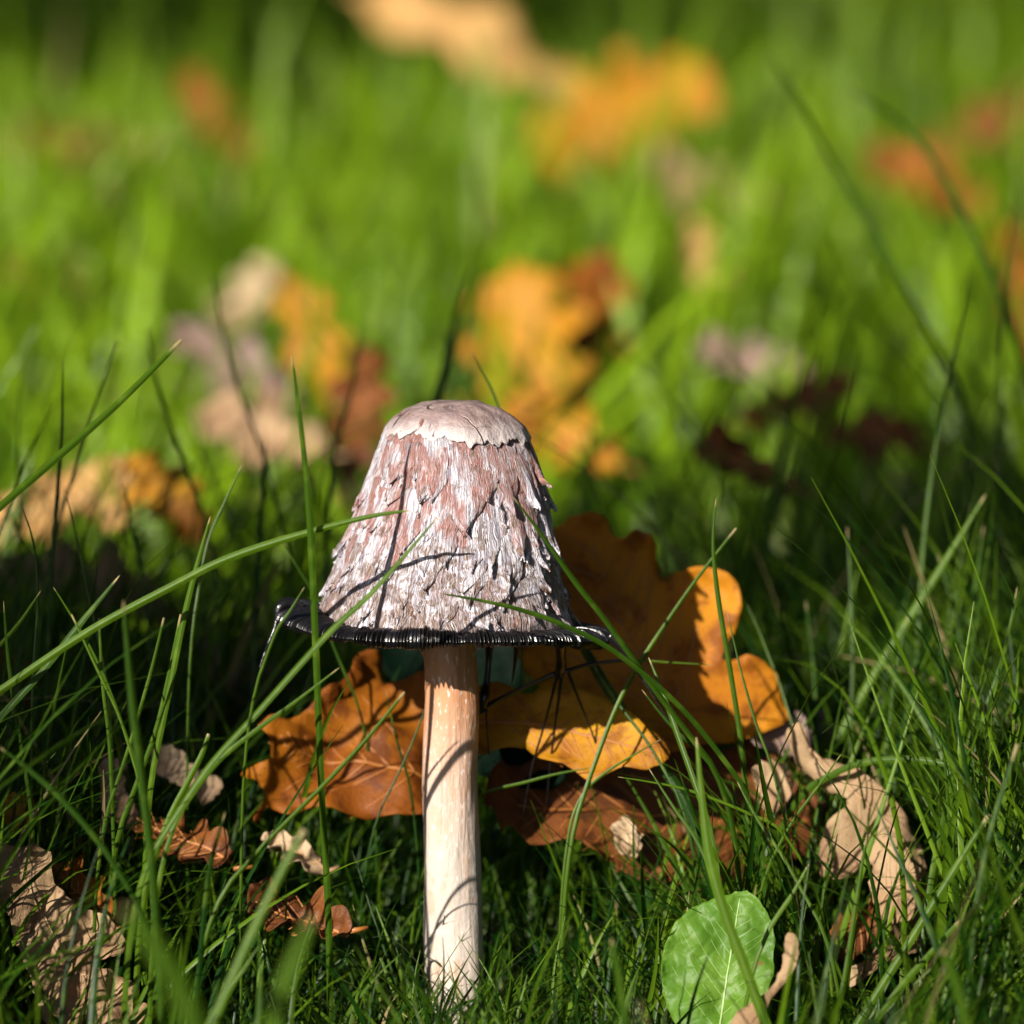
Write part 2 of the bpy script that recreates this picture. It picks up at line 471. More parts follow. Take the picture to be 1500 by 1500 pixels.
# silhouette of the cap read from the photograph: row, left, right
SIL = [(587.5, 659, 663), (588.3, 645, 677), (590, 630, 692), (594, 612, 706), (601, 590, 730), (612, 574, 748), (626, 561, 764), (640, 555, 771), (660, 549, 779), (680, 543, 787), (720, 530, 798),
       (760, 515, 806), (800, 500, 813), (850, 482, 822), (890, 468, 834), (906, 462, 840), (922, 456, 846)]
hs = np.array([height_for(s[0]) for s in SIL])[::-1]
rs = np.array([(s[2] - s[1]) / 2 * PXC for s in SIL])[::-1]
cs = np.array([((s[2] + s[1]) / 2 - 660) * PXC for s in SIL])[::-1]
H0, HT = hs[0], hs[-1]
def cap_r(h): return np.interp(h, hs, rs)
def cap_c(h): return np.interp(h, hs, cs)

def cap_surface(phi, h, off=0.0):
    """point on the cap; phi 0 = right, -pi/2 = towards the camera"""
    r = cap_r(h) + off
    lump = 0.06 * noise(np.cos(phi) * 1.6 + 5, np.sin(phi) * 1.6, h * 0.7, 21, 2)
    r = r + lump
    return np.stack([cap_c(h) + r * np.cos(phi), r * np.sin(phi), h + 0 * phi], -1)

def fibre(phi, h, seed=31):
    wob = 0.10 * noise(np.cos(phi) * 3, np.sin(phi) * 3, h * 1.1, seed + 4, 2)
    a = phi + wob
    f = noise(np.cos(a) * 22 + 40, np.sin(a) * 22, h * 0.8, seed, 2) * 0.6
    f = f + noise(np.cos(a) * 46 + 40, np.sin(a) * 46, h * 1.6, seed + 9, 1) * 0.45
    return f

def build_cap():
    nu, nv = 900, 190
    phi = np.arange(nu) / nu * 2 * math.pi
    hh = np.concatenate([np.linspace(H0, hs[-8], 160), np.linspace(hs[-8], HT, 31)[1:]])
    P, Hh = np.meshgrid(phi, hh)
    shag = noise(np.cos(P) * 4.5, np.sin(P) * 4.5, Hh * 1.6, 61, 3)
    off = 0.020 * fibre(P, Hh) + 0.028 * shag * np.clip((HT - Hh) / 0.8, 0, 1)
    # imbricate tufts: small overlapping steps
    st = (Hh * 1.55 + 0.9 * noise(np.cos(P) * 3, np.sin(P) * 3, Hh * 0.4, 71, 2)) % 1.0
    off = off + 0.022 * (1 - st) ** 2 * np.clip((hs[-8] - Hh) / 0.4, 0, 1) * (0.5 + 0.5 * noise(np.cos(P) * 7, np.sin(P) * 7, Hh * 2, 73, 1))
    V = cap_surface(P, Hh, off)
    V = np.concatenate([V.reshape(-1, 3), [[cap_c(HT), 0, HT + 0.03]]])
    F = [tuple(f) for f in grid_faces(nu, len(hh), True)]
    top = len(V) - 1; base = (len(hh) - 1) * nu
    F += [(base + i, base + (i + 1) % nu, top) for i in range(nu)]
    uvx = P * 2.3
    UV = np.concatenate([np.stack([uvx, Hh - H0], -1).reshape(-1, 2), [[0, HT - H0]]])
    return link('cap', make_mesh('cap', V, F, M['cap'], True, UV), mush)
cap = build_cap()

def build_scale(phi, h, w, l, lift, curl, seed):
    """a fibrous tongue attached above, its tip free below"""
    nu, nv = 17, 15
    u = np.linspace(-1, 1, nu); v = np.linspace(0, 1, nv)
    Ug, Vg = np.meshgrid(u, v)
    half = w / 2 * np.clip(1 - Vg ** 1.9, 0.0, 1) ** 0.75
    rag = 1 + 0.22 * noise(Ug * 4, Vg * 6, seed, 5, 1)
    hgt = h - l * Vg * (1 + 0.12 * noise(Ug * 3.5, seed * 1.7, 0, 9, 1))
    rr = np.maximum(cap_r(hgt), 0.4)
    ph = phi + Ug * half * rag / rr + 0.05 * np.sin(Vg * 3 + seed)
    off = 0.010 + lift * Vg ** 1.5 * (1 - 0.92 * Ug ** 2) + curl * np.clip(Vg - 0.6, 0, 1) ** 2 * 6 * (1 - 0.6 * Ug ** 2)
    off = off + 0.016 * fibre(ph, hgt) + 0.02 * noise(Ug * 2.5, Vg * 2, seed, 12, 1)
    off = np.where(Vg < 0.02, -0.02, off)
    V = cap_surface(ph, np.maximum(hgt, H0), off).reshape(-1, 3)
    UV = np.stack([ph * 2.3, hgt - H0 + 0.3], -1).reshape(-1, 2)
    o = link('scale', make_mesh('scale', V, grid_faces(nu, nv), M['cap'], True, UV), cap)
    so_ = o.modifiers.new('thickness', 'SOLIDIFY'); so_.thickness = 0.00028; so_.offset = 1
    return o

CF = -math.pi / 2
def phi_at(px, h):
    return -math.acos(max(-0.98, min(0.98, (((px - 660) * PXC) - float(cap_c(h))) / float(cap_r(h)))))
scales = []
# larger flaps that the photograph shows, by pixel: column, row of the attached edge, width, length (cm)
for k, (px, py, w, l, lift, curl) in enumerate([
        (590, 640, 1.05, 0.85, 0.12, 0.04), (684, 642, 1.25, 1.75, 0.15, 0.03), (734, 645, 0.95, 1.45, 0.14, 0.04), (636, 642, 0.95, 1.15, 0.10, 0.03),
        (757, 655, 0.6, 1.2, 0.15, 0.10), (772, 655, 0.45, 0.8, 0.16, 0.16), (614, 705, 1.0, 1.25, 0.10, 0.03), (560, 690, 0.8, 1.1, 0.09, 0.03),
        (655, 722, 0.9, 1.3, 0.11, 0.03), (712, 735, 1.0, 1.3, 0.12, 0.04), (757, 720, 0.8, 1.25, 0.12, 0.05), (788, 770, 0.5, 0.8, 0.10, 0.10),
        (585, 760, 0.9, 1.1, 0.09, 0.04), (628, 780, 0.85, 1.0, 0.09, 0.04), (688, 792, 0.9, 1.1, 0.10, 0.04), (742, 790, 0.85, 1.1, 0.10, 0.05),
        (538, 765, 0.7, 0.9, 0.09, 0.05), (516, 800, 0.6, 0.8, 0.08, 0.06), (545, 835, 0.8, 0.8, 0.08, 0.04), (600, 838, 0.8, 0.8, 0.08, 0.04),
        (655, 842, 0.75, 0.8, 0.08, 0.04), (718, 848, 0.8, 0.75, 0.08, 0.05), (775, 835, 0.7, 0.8, 0.09, 0.06), (800, 850, 0.5, 0.6, 0.08, 0.08)]):
    h = height_for(py)
    build_scale(phi_at(px, h), h, w, l, lift, curl, k * 1.37)
# overlapping rows of broad fibrous scales all round
for row, py in enumerate((668, 712, 756, 800, 842)):
    hr = height_for(py); nn = int(2 * math.pi * float(cap_r(hr)) / 0.95)
    for q in range(nn):
        build_scale(2 * math.pi * (q + 0.5 * (row % 2) + random.uniform(-0.25, 0.25)) / nn, hr + random.uniform(-0.22, 0.22), random.uniform(0.75, 1.25), random.uniform(0.75, 1.25),
                    random.uniform(0.06, 0.13), random.uniform(0.0, 0.07), 200 + row * 31 + q * 1.9)
# small tufts all round
for k in range(60):
    h = H0 + (hs[-8] - H0) * (0.10 + 0.88 * random.random() ** 0.9)
    ph = random.uniform(-math.pi, math.pi) if k % 3 == 0 else CF + random.uniform(-1.55, 1.55)
    sz = random.uniform(0.6, 1.25) * (0.7 + 0.5 * (h - H0) / (HT - H0))
    build_scale(ph, h, 0.30 * sz, 0.36 * sz, random.uniform(0.02, 0.05), random.uniform(0.0, 0.05), 50 + k * 0.77)

def build_crown():
    nu, nv = 300, 46
    phi = np.arange(nu) / nu * 2 * math.pi
    # arc length from the apex down the profile
    ph_, pr_ = hs[::-1], rs[::-1]
    arc = np.r_[0, np.cumsum(np.hypot(np.diff(ph_), np.diff(pr_)))]
    t = np.linspace(1, 0, nv)
    P, T = np.meshgrid(phi, t)
    d = (P - 2 * math.pi - CF + math.pi) % (2 * math.pi) - math.pi
    hb = height_for(635) + 0.07 * noise(np.cos(P) * 1.8, np.sin(P) * 1.8, 0, 41, 2) + 0.07 * noise(np.cos(P) * 13, np.sin(P) * 13, 0, 42, 3)
    hb = hb - 0.20 * np.abs(noise(np.cos(P) * 6.5, np.sin(P) * 6.5, 0, 46, 2)) + 0.06
    hb = hb - 0.14 * np.exp(-((d - 0.28) / 0.16) ** 2) - 0.10 * np.exp(-((d - 0.75) / 0.3) ** 2) - 0.10 * np.exp(-((d - 1.35) / 0.2) ** 2) + 0.06 * np.exp(-((d + 0.3) / 0.2) ** 2)
    ab = np.interp(-hb, -ph_, arc)
    A = ab * T
    Hh = np.interp(A, arc, ph_); rr = np.interp(A, arc, pr_)
    off = 0.016 + 0.03 * np.clip(T, 0, 1) ** 10 * (0.5 + 0.5 * noise(np.cos(P) * 4, np.sin(P) * 4, 0, 44, 2)) + 0.05 * noise(np.cos(P) * rr * 1.6, np.sin(P) * rr * 1.6, 2, 43, 4)
    lump = 0.06 * noise(np.cos(P) * 1.6 + 5, np.sin(P) * 1.6, Hh * 0.7, 21, 2) * np.clip(rr, 0, 1)
    nz = np.clip(1 - rr / 1.55, 0, 1) ** 0.5
    R_ = rr + lump + off * (1 - nz) * np.clip(rr * 3, 0, 1)
    V = np.stack([cap_c(Hh) + R_ * np.cos(P), R_ * np.sin(P), Hh + off * nz + 0.03 * np.clip(1 - T, 0, 1)], -1).reshape(-1, 3)
    o = link('cap_crown', make_mesh('cap_crown', V, grid_faces(nu, nv, True), M['crown'], True, np.stack([P, T], -1).reshape(-1, 2)), mush)
    o['label'] = 'smooth lilac-brown skin on top of the cap with a ragged edge'
    md = o.modifiers.new('thickness', 'SOLIDIFY'); md.thickness = 0.0002; md.offset = -1
build_crown()

# brim: a rolled, ribbed flange, wider at the sides than in front
zl, zr = height_for(897), height_for(934)
def brim_params(phi):
    c = np.cos(phi); s = np.sin(phi)
    side = np.abs(c) ** 3
    ri = cap_r(H0) - 0.12
    ro = 3.10 + np.where(c > 0, 0.54, 0.60) * side
    zc = height_for(918) + np.where(c > 0, (zr - height_for(921)) * c ** 4, (zl - height_for(921)) * c ** 6) - 0.06 * s
    return ri, ro, zc
def brim_point(phi, a, ribs=True, grow=0.0):
    ri, ro, zc = brim_params(phi)
    mid = (ri + ro) / 2; ax = (ro - ri) / 2 + grow; bz = 0.155 + 0.03 * noise(np.cos(phi) * 4, np.sin(phi) * 4, 0, 51, 2) + grow
    rb = np.sin(phi * 240 + 5 * np.sin(phi * 5 + 1) + 2.5 * np.sin(phi * 17)) * np.clip(0.034 + 0.034 * noise(phi * 24, 0, 0, 57, 2), 0.004, 0.07) if ribs else 0
    lum = 0.07 * noise(np.cos(phi) * 11, np.sin(phi) * 11, np.cos(a), 53, 3)
    r = mid + (ax + rb + lum) * np.cos(a)
    z = zc + (bz + rb + lum) * np.sin(a) - 0.05 * np.cos(a)
    return np.stack([cap_c(H0) + r * np.cos(phi), r * np.sin(phi), z], -1)
def build_brim():
    nu, nv = 2640, 15
    phi = np.arange(nu) / nu * 2 * math.pi; a = np.arange(nv) / (nv - 1) * 2 * math.pi
    P, A = np.meshgrid(phi, a)
    V = brim_point(P, A)
    o = link('brim', make_mesh('brim', V.reshape(-1, 3), grid_faces(nu, nv, True), M['ink']), mush)
    o['label'] = 'glossy black ribbed brim dripping ink'
    # the hollow under the cap with its gills
    n = 240
    phi = np.arange(n) / n * 2 * math.pi
    V, prof = [], [(2.75, 0.0), (2.2, 0.9), (1.4, 2.0), (0.5, 3.0)]
    for j, (r, dz) in enumerate(prof):
        rr = r + (0.12 * (np.arange(n) % 2) if 0 < j < 3 else 0)
        V.append(np.stack([cap_c(H0) + rr * np.cos(phi), rr * np.sin(phi), 0 * phi + height_for(918) + dz], -1))
    link('gills', make_mesh('gills', np.concatenate(V), grid_faces(n, len(prof), True), M['ink'], False), mush)
build_brim()

def build_stem():
    nu, nv = 120, 130
    phi = np.arange(nu) / nu * 2 * math.pi; h = np.linspace(-0.8, H0 + 2.0, nv)
    P, Hh = np.meshgrid(phi, h)
    r = np.interp(Hh, [-0.8, 0, 2.5, 5, 8, 11], [0.68, 0.66, 0.64, 0.615, 0.56, 0.52])
    r = r + 0.045 * noise(np.cos(P) * 1.2, np.sin(P) * 1.2, Hh * 0.55, 81, 2) + 0.008 * noise(np.cos(P) * 12, np.sin(P) * 12, Hh * 0.8, 83, 2)
    cx = np.interp(Hh, [-0.8, 3, 8.5, 11], [0.08, 0.03, -0.05, 0.0]) + 0.02 * np.sin(Hh * 1.1)
    V = np.stack([cx + r * np.cos(P), r * np.sin(P), Hh], -1).reshape(-1, 3)
    UV = np.stack([P * 0.62, Hh], -1).reshape(-1, 2)
    link('stem', make_mesh('stem', V, grid_faces(nu, nv, True), M['stem'], True, UV), mush)
build_stem()
IM = mush.matrix_basis.inverted()

def ink_strand(pts, ys, w):
    """a hanging thread of ink; pixels, distances, widths in pixels"""
    P = np.array([at(px, py, y) for (px, py), y in zip(pts, ys)])
    P = np.array([(np.array(Matrix.Rotation(LEAN, 3, 'X') @ Vector(p))) for p in P])
    R_ = np.array(w) / 2 * PXC
    L = spline(np.column_stack([P, R_]), 6)
    V, F = tube(L[:, :3], np.maximum(L[:, 3], 0.008), 7)
    link('ink_strand', make_mesh('ink_strand', V, F, M['ink']), mush)
ink_strand([(717, 935), (716, 965), (713, 1000), (709, 1022), (704, 1046)], [1.5, 1.5, 1.4, 1.3, 1.2], [16, 10, 11, 17, 4])
ink_strand([(704, 1040), (735, 1022), (770, 1005), (815, 986)], [1.3, 1.5, 1.6, 1.6], [12, 6, 5, 8])
ink_strand([(822, 930), (822, 955), (822, 978), (818, 995)], [1.0, 1.3, 1.6, 1.7], [26, 15, 16, 4])
ink_strand([(818, 980), (806, 1030), (795, 1070), (778, 1130), (760, 1230)], [1.6, 1.7, 1.8, 1.8, 2], [6, 4, 3.5, 3, 2])
ink_strand([(823, 985), (815, 1050), (806, 1120), (800, 1180)], [1.6, 1.7, 1.8, 2], [6, 4, 3.5, 3])
ink_strand([(830, 980), (850, 1030), (868, 1075), (885, 1130)], [1.6, 1.7, 1.8, 2], [6, 3.5, 3, 2.5])
ink_strand([(825, 985), (860, 974), (905, 968), (940, 972)], [1.6, 1.7, 1.7, 1.7], [8, 5, 4.5, 4])
ink_strand([(756, 935), (755, 965), (750, 1000)], [0.6, 0.7, 0.8], [8, 6, 2])
ink_strand([(893, 930), (918, 955), (936, 985), (958, 1020), (985, 1065)], [-0.2, -0.3, -0.4, -0.5, -0.6], [24, 15, 8, 4, 2.5])
ink_strand([(712, 1040), (714, 1075), (716, 1105)], [1.2, 1.3, 1.4], [6, 3.5, 2.5])
ink_strand([(408, 895), (403, 920), (392, 945), (380, 980)], [0.2, 0, -0.1, -0.2], [12, 9, 5, 3])
ink_strand([(440, 893), (424, 884), (410, 890), (406, 906)], [0.2, 0.2, 0.1, 0.0], [18, 20, 18, 8])
ink_strand([(613, 935), (617, 950), (621, 962)], [-1.2, -1.0, -0.8], [12, 8, 3])

# ------------------------------------------------------------------ leaves
def inside(poly, pts):
    x, y = pts[:, 0], pts[:, 1]
    r = np.zeros(len(pts), bool); n = len(poly)
    for i in range(n):
        x1, y1 = poly[i]; x2, y2 = poly[(i + 1) % n]
        c = ((y1 > y) != (y2 > y)) & (x < (x2 - x1) * (y - y1) / (y2 - y1 + 1e-12) + x1)
        r ^= c
    return r

def sheet(poly, step):
    """triangulate an outline with inner points"""
    lo, hi = poly.min(0), poly.max(0)
    gx = np.arange(lo[0] + step / 2, hi[0], step); gy = np.arange(lo[1] + step / 2, hi[1], step)
    G = np.stack(np.meshgrid(gx, gy), -1).reshape(-1, 2) + rng.uniform(-0.15, 0.15, (len(gx) * len(gy), 2)) * step
    G = G[inside(poly, G)]
    d = np.min(np.linalg.norm(G[:, None] - poly[None], axis=2), axis=1) if len(G) else np.zeros(0)
    G = G[d > step * 0.45]
    pts = [Vector(p) for p in np.concatenate([poly, G])]
    n = len(poly)
    vo, e, f, *_ = delaunay_2d_cdt(pts, [], [list(range(n))], 1, 1e-5)
    return np.array([[v.x, v.y] for v in vo]), [tuple(x) for x in f]

def leaf_object(name, poly, mid, basis, origin, mat, vein_mat, bend, step, label, group=None, thick=0.018, vein_r=0.042, side_veins=True, cat='leaf', seed=0, stalk=None, edge=0.22, side_r=0.5):
    """poly, mid: outline and midrib in the leaf's own plane (cm). bend(u, v) -> height above that plane."""
    V2, F = sheet(poly, step)
    H = bend(V2[:, 0], V2[:, 1])
    ed = np.min(np.linalg.norm(V2[:, None] - poly[None], axis=2), axis=1)      # rolled, ruffled margin
    H = H + edge * np.clip(1 - ed / (2.2 * step), 0, 1) ** 2 * (0.4 + 1.2 * noise(V2[:, 0] * 1.3, V2[:, 1] * 1.3, seed, 99, 2))
    V = np.column_stack([V2, H])
    o = link(name, make_mesh(name, V, F, mat))
    mt = Matrix([[basis[0][i], basis[1][i], basis[2][i]] for i in range(3)]).to_4x4()
    mt.translation = Vector(np.asarray(origin) * S)
    o.matrix_world = mt
    md = o.modifiers.new('thickness', 'SOLIDIFY'); md.thickness = thick * S; md.offset = 0
    tag(o, label, cat, group)
    if mid is not None:
        ml = spline(mid, 8)
        vv, ff = [], []
        def add(line, r0, r1):
            line = np.asarray(line)
            z = bend(line[:, 0], line[:, 1]) + thick * 0.6
            v, f = tube(np.column_stack([line, z]), np.linspace(r0, r1, len(line)), 5)
            b = sum(len(x) for x in vv)
            vv.append(v); ff.extend([tuple(i + b for i in q) for q in f])
        ins = inside(poly, ml)
        ml2 = ml[ins] if ins.sum() > 3 else ml
        add(ml2, vein_r, vein_r * 0.35)
        if side_veins and len(ml2) > 8:
            L = np.linalg.norm(ml2[-1] - ml2[0])
            rs_ = random.Random(seed)
            for k in range(3, len(ml2) - 2, max(2, len(ml2) // 9)):
                t = ml2[k + 1] - ml2[k - 1]; t = t / (np.linalg.norm(t) + 1e-9)
                for sgn in (-1, 1):
                    a = math.radians(rs_.uniform(38, 55)) * sgn
                    d = np.array([t[0] * math.cos(a) - t[1] * math.sin(a), t[0] * math.sin(a) + t[1] * math.cos(a)])
                    pts = [ml2[k]]
                    for q in range(14):
                        d2 = d + t * 0.03 * q; d2 = d2 / np.linalg.norm(d2)
                        nx = pts[-1] + d2 * L * 0.04
                        if not inside(poly, nx[None])[0]: break
                        pts.append(nx)
                    if len(pts) > 3: add(np.array(pts), vein_r * side_r, vein_r * side_r * 0.4)
        vo_ = link('vein', make_mesh('vein', np.concatenate(vv), ff, vein_mat), o)
    if stalk is not None:
        z = bend(stalk[:, 0], stalk[:, 1]) * 0.3
        v, f = tube(np.column_stack([stalk, z]), np.linspace(0.07, 0.05, len(stalk)), 6)
        link('stalk', make_mesh('stalk', v, f, vein_mat), o)
    return o

def bend_fn(curl_u=0.0, curl_v=0.0, twist=0.0, amp=0.12, freq=0.7, seed=0, cup=0.0):
    def f(u, v):
        u = np.asarray(u); v = np.asarray(v)
        return curl_u * u * u + curl_v * v * v + twist * u * v + cup * np.sqrt(u * u + v * v + 0.01) + amp * noise(u * freq + 7, v * freq + 3, seed * 1.3, 91, 2)
    return f

def traced_leaf(name, px_outline, y, tilt, yaw, mat, vein, label, midpx=None, bend=None, step=0.22, smooth=4, jit=1.8, **kw):
    """a leaf seen in the photograph: its outline laid on a plane at distance y (cm) that leans back by tilt and turns by yaw"""
    out = spline(px_outline, smooth, True)
    if len(px_outline) < 14 and name == 'oak_leaf': jit = 5
    out = out + jit * np.stack([noise(out[:, 0] / 7, out[:, 1] / 7, 1, 77, 2), noise(out[:, 0] / 7, out[:, 1] / 7, 9, 78, 2)], -1)
    c = out.mean(0)
    o = at(c[0], c[1], y)
    t, w = math.radians(tilt), math.radians(yaw)
    n = np.array([math.sin(w) * math.cos(t), -math.cos(w) * math.cos(t), math.sin(t)])   # faces the camera
    u = np.cross(np.array([0, 0, 1.0]), n); u /= np.linalg.norm(u)
    v = np.cross(n, u)
    def onto(P):
        R_ = []
        for p in P:
            d = ray(*p); k = ((o - CAM) @ n) / (d @ n); q = CAM + d * k - o
            R_.append([q @ u, q @ v])
        return np.array(R_)
    poly = onto(out)
    mid = onto(midpx) if midpx is not None else None
    return leaf_object(name, poly, mid, (u, v, n), o, mat, vein, bend or bend_fn(), step, label, **kw)

VO, VT = M['vein_orange'], M['vein_tan']
traced_leaf('oak_leaf', [(742, 900), (770, 800), (822, 765), (838, 757), (862, 753), (885, 762), (897, 785), (912, 790), (932, 780), (955, 795), (970, 842), (990, 838), (1030, 834), (1070, 850), (1083, 880), (1078, 920), (1066, 940), (1056, 966), (1072, 968), (1100, 964), (1135, 985), (1144, 1005), (1146, 1030), (1157, 1052), (1120, 1072), (1080, 1086), (1030, 1092), (975, 1100), (920, 1080), (860, 1050), (800, 1010), (760, 960)],
            5.7, 20, 4, M['gold'], VO, 'large orange oak leaf standing behind the mushroom, half in the shadow of its cap', [(1010, 1095), (960, 1000), (905, 900), (862, 775)],
            bend_fn(-0.012, 0.008, 0.02, 0.26, 0.6, 3), seed=1, edge=0.3)
traced_leaf('oak_leaf', [(370, 1198), (386, 1170), (372, 1150), (352, 1138), (365, 1130), (392, 1122), (383, 1090), (372, 1078), (392, 1058), (415, 1062), (440, 1050), (470, 1022), (492, 1012), (505, 1000), (512, 975), (530, 958), (555, 957), (563, 975), (566, 998), (590, 996), (625, 990), (650, 1010), (650, 1100), (640, 1190), (590, 1205), (520, 1200), (450, 1188), (420, 1195), (390, 1180), (378, 1205)],
            3.6, 30, 14, M['orange'], VO, 'orange oak leaf with ragged curled lobes leaning behind the mushroom stem', [(640, 1150), (520, 1120), (440, 1105), (385, 1095)],
            lambda u, v: 0.02 * u * u + 0.42 * noise(u * 0.75 + 7, v * 0.75, 7, 91, 3) + 0.10 * np.abs(v - 0.25 * u), seed=2, edge=0.4)
traced_leaf('oak_leaf', [(680, 1020), (715, 1002), (740, 1005), (770, 1020), (800, 1010), (850, 1012), (900, 1030), (945, 1065), (975, 1090), (978, 1115), (950, 1128), (905, 1130), (870, 1150), (835, 1128), (800, 1118), (770, 1095), (735, 1098), (700, 1108), (676, 1080)],
            2.1, 36, -8, M['amber'], VO, 'bright amber oak leaf lying under the black strands of ink', [(690, 1060), (780, 1060), (870, 1080), (960, 1105)],
            bend_fn(0.02, -0.02, 0.01, 0.12, 0.8, 9), seed=3)
traced_leaf('oak_leaf', [(700, 1150), (760, 1130), (850, 1120), (900, 1125), (960, 1105), (1040, 1090), (1110, 1100), (1160, 1130), (1205, 1180), (1200, 1230), (1160, 1270), (1100, 1300), (1020, 1310), (950, 1290), (890, 1265), (840, 1240), (780, 1230), (720, 1210)],
            3.8, 40, 28, M['rust'], VO, 'rust oak leaf with deep shade partly put into its colour low behind the grass', [(1180, 1210), (1050, 1190), (900, 1190), (760, 1180)],
            bend_fn(0.01, -0.015, 0.0, 0.3, 0.7, 12), seed=4, jit=11, edge=0.35)
# the curled tan leaf
traced_leaf('oak_leaf', [(1150, 1075), (1165, 1065), (1180, 1085), (1195, 1105), (1240, 1120), (1290, 1160), (1330, 1195), (1352, 1225), (1364, 1275), (1366, 1330), (1352, 1380), (1325, 1405), (1290, 1420), (1245, 1452), (1196, 1466), (1190, 1450), (1215, 1432), (1260, 1415), (1285, 1385), (1300, 1355), (1282, 1335), (1276, 1290), (1280, 1262), (1255, 1275), (1232, 1290), (1215, 1285), (1205, 1258), (1204, 1225), (1216, 1200), (1240, 1180), (1236, 1168), (1222, 1160), (1205, 1148), (1190, 1130), (1165, 1105)],
            1.2, 30, 8, M['tan'], VT, 'curled tan oak leaf hooked over on itself among the short grass', [(1180, 1090), (1250, 1160), (1325, 1235), (1345, 1330), (1280, 1415), (1205, 1455)],
            bend_fn(-0.22, 0.03, 0.08, 0.32, 0.9, 15), step=0.14, seed=5, edge=0.3)
traced_leaf('oak_leaf', [(1300, 1236), (1325, 1250), (1345, 1275), (1350, 1310), (1340, 1345), (1310, 1352), (1288, 1342), (1275, 1312), (1277, 1275), (1288, 1248)],
            0.3, 12, -16, M['tan'], VT, 'small tan leaf lobe folded against the curled tan oak leaf', [(1285, 1330), (1310, 1295), (1338, 1270)],
            bend_fn(-0.2, 0.05, 0, 0.08, 1, 16), step=0.13, seed=6)
traced_leaf('oak_leaf', [(1222, 1345), (1245, 1332), (1265, 1335), (1270, 1310), (1276, 1292), (1283, 1330), (1292, 1352), (1280, 1375), (1262, 1398), (1240, 1408), (1218, 1398), (1211, 1370)],
            0.8, 20, 15, M['rust'], VO, 'small reddish brown leaf curled under the tan oak leaf', [(1276, 1315), (1262, 1355), (1230, 1390)],
            bend_fn(0.25, 0.05, 0, 0.08, 1, 17), step=0.12, seed=7)
# crumpled pale leaf low on the left
traced_leaf('oak_leaf', [(-20, 1250), (10, 1238), (35, 1245), (52, 1240), (72, 1255), (78, 1290), (92, 1318), (112, 1325), (108, 1345), (130, 1342), (150, 1350), (176, 1372), (182, 1400), (160, 1412), (138, 1406), (150, 1425), (190, 1440), (200, 1465), (215, 1500), (150, 1520), (70, 1510), (55, 1470), (35, 1420), (20, 1380), (10, 1340), (-20, 1320)],
            -3.0, 38, 8, M['tan'], VT, 'crumpled pale brown oak leaf lying striped with grass shadows', [(20, 1250), (60, 1340), (110, 1420), (180, 1500)],
            lambda u, v: 0.15 * np.abs(np.sin(u * 4.2 + v * 2.6 + 0.8 * np.sin(v * 1.7))) + 0.09 * np.sin(u * 9 - v * 6 + 1) + 0.12 * noise(u, v, 2, 95, 2), step=0.12, seed=8, vein_r=0.03)
traced_leaf('oak_leaf', [(222, 1105), (240, 1095), (262, 1105), (275, 1125), (285, 1140), (305, 1145), (325, 1150), (322, 1165), (300, 1178), (280, 1160), (262, 1155), (245, 1145), (228, 1130)],
            4.0, 35, 5, M['pale'], VT, 'small curly pale leaf scrap caught in grass beside the ragged orange leaf', [(230, 1110), (270, 1140), (315, 1160)],
            bend_fn(0.2, 0.3, 0.1, 0.15, 1.5, 19), step=0.12, seed=9, vein_r=0.02)
traced_leaf('oak_leaf', [(148, 1120), (168, 1108), (185, 1115), (182, 1140), (190, 1180), (200, 1215), (180, 1225), (160, 1205), (150, 1170)],
            2.5, 30, 20, M['tan'], VT, 'narrow tan leaf scrap standing in thick grass', [(165, 1115), (172, 1170), (185, 1220)], bend_fn(0.3, 0.1, 0.1, 0.1, 1.5, 20), step=0.13, seed=10, vein_r=0.02)
traced_leaf('oak_leaf', [(278, 930), (300, 945), (330, 950), (355, 965), (395, 975), (430, 985), (455, 1010), (450, 1050), (410, 1075), (350, 1085), (305, 1062), (295, 1020), (290, 970)],
            17, 25, -10, M['mauve'], VT, 'greyish mauve leaf in shade behind the left end of the brim', [(285, 940), (350, 1010), (430, 1040)], bend_fn(0.02, 0.02, 0.02, 0.15, 0.6, 21), seed=11)
traced_leaf('oak_leaf', [(5, 1170), (22, 1162), (45, 1170), (48, 1195), (40, 1220), (15, 1218), (4, 1195)], 1.0, 30, 10, M['amber'], VO, 'small amber leaf scrap at the foot of tall grass, above the crumpled pale leaf',
            [(10, 1170), (30, 1210)], bend_fn(0.2, 0.1, 0, 0.05, 1, 22), step=0.12, seed=12, vein_r=0.02, side_veins=False)
traced_leaf('oak_leaf', [(898, 1212), (912, 1200), (930, 1215), (938, 1240), (932, 1262), (912, 1258), (900, 1240)], 2.5, 30, 0, M['pale'], VT, 'small pale leaf scrap lying on the dark rust leaf',
            [(910, 1205), (925, 1255)], bend_fn(0.3, 0.1, 0, 0.05, 1, 23), step=0.12, seed=13, vein_r=0.02, side_veins=False)
traced_leaf('oak_leaf', [(1104, 1128), (1130, 1120), (1150, 1128), (1156, 1160), (1145, 1185), (1122, 1192), (1110, 1165)], 2.6, 35, -5, M['tan'], VT, 'small tan leaf scrap behind thin blades between the rust and curled leaves',
            [(1110, 1130), (1145, 1180)], bend_fn(0.2, 0.1, 0, 0.05, 1, 24), step=0.13, seed=14, vein_r=0.02)
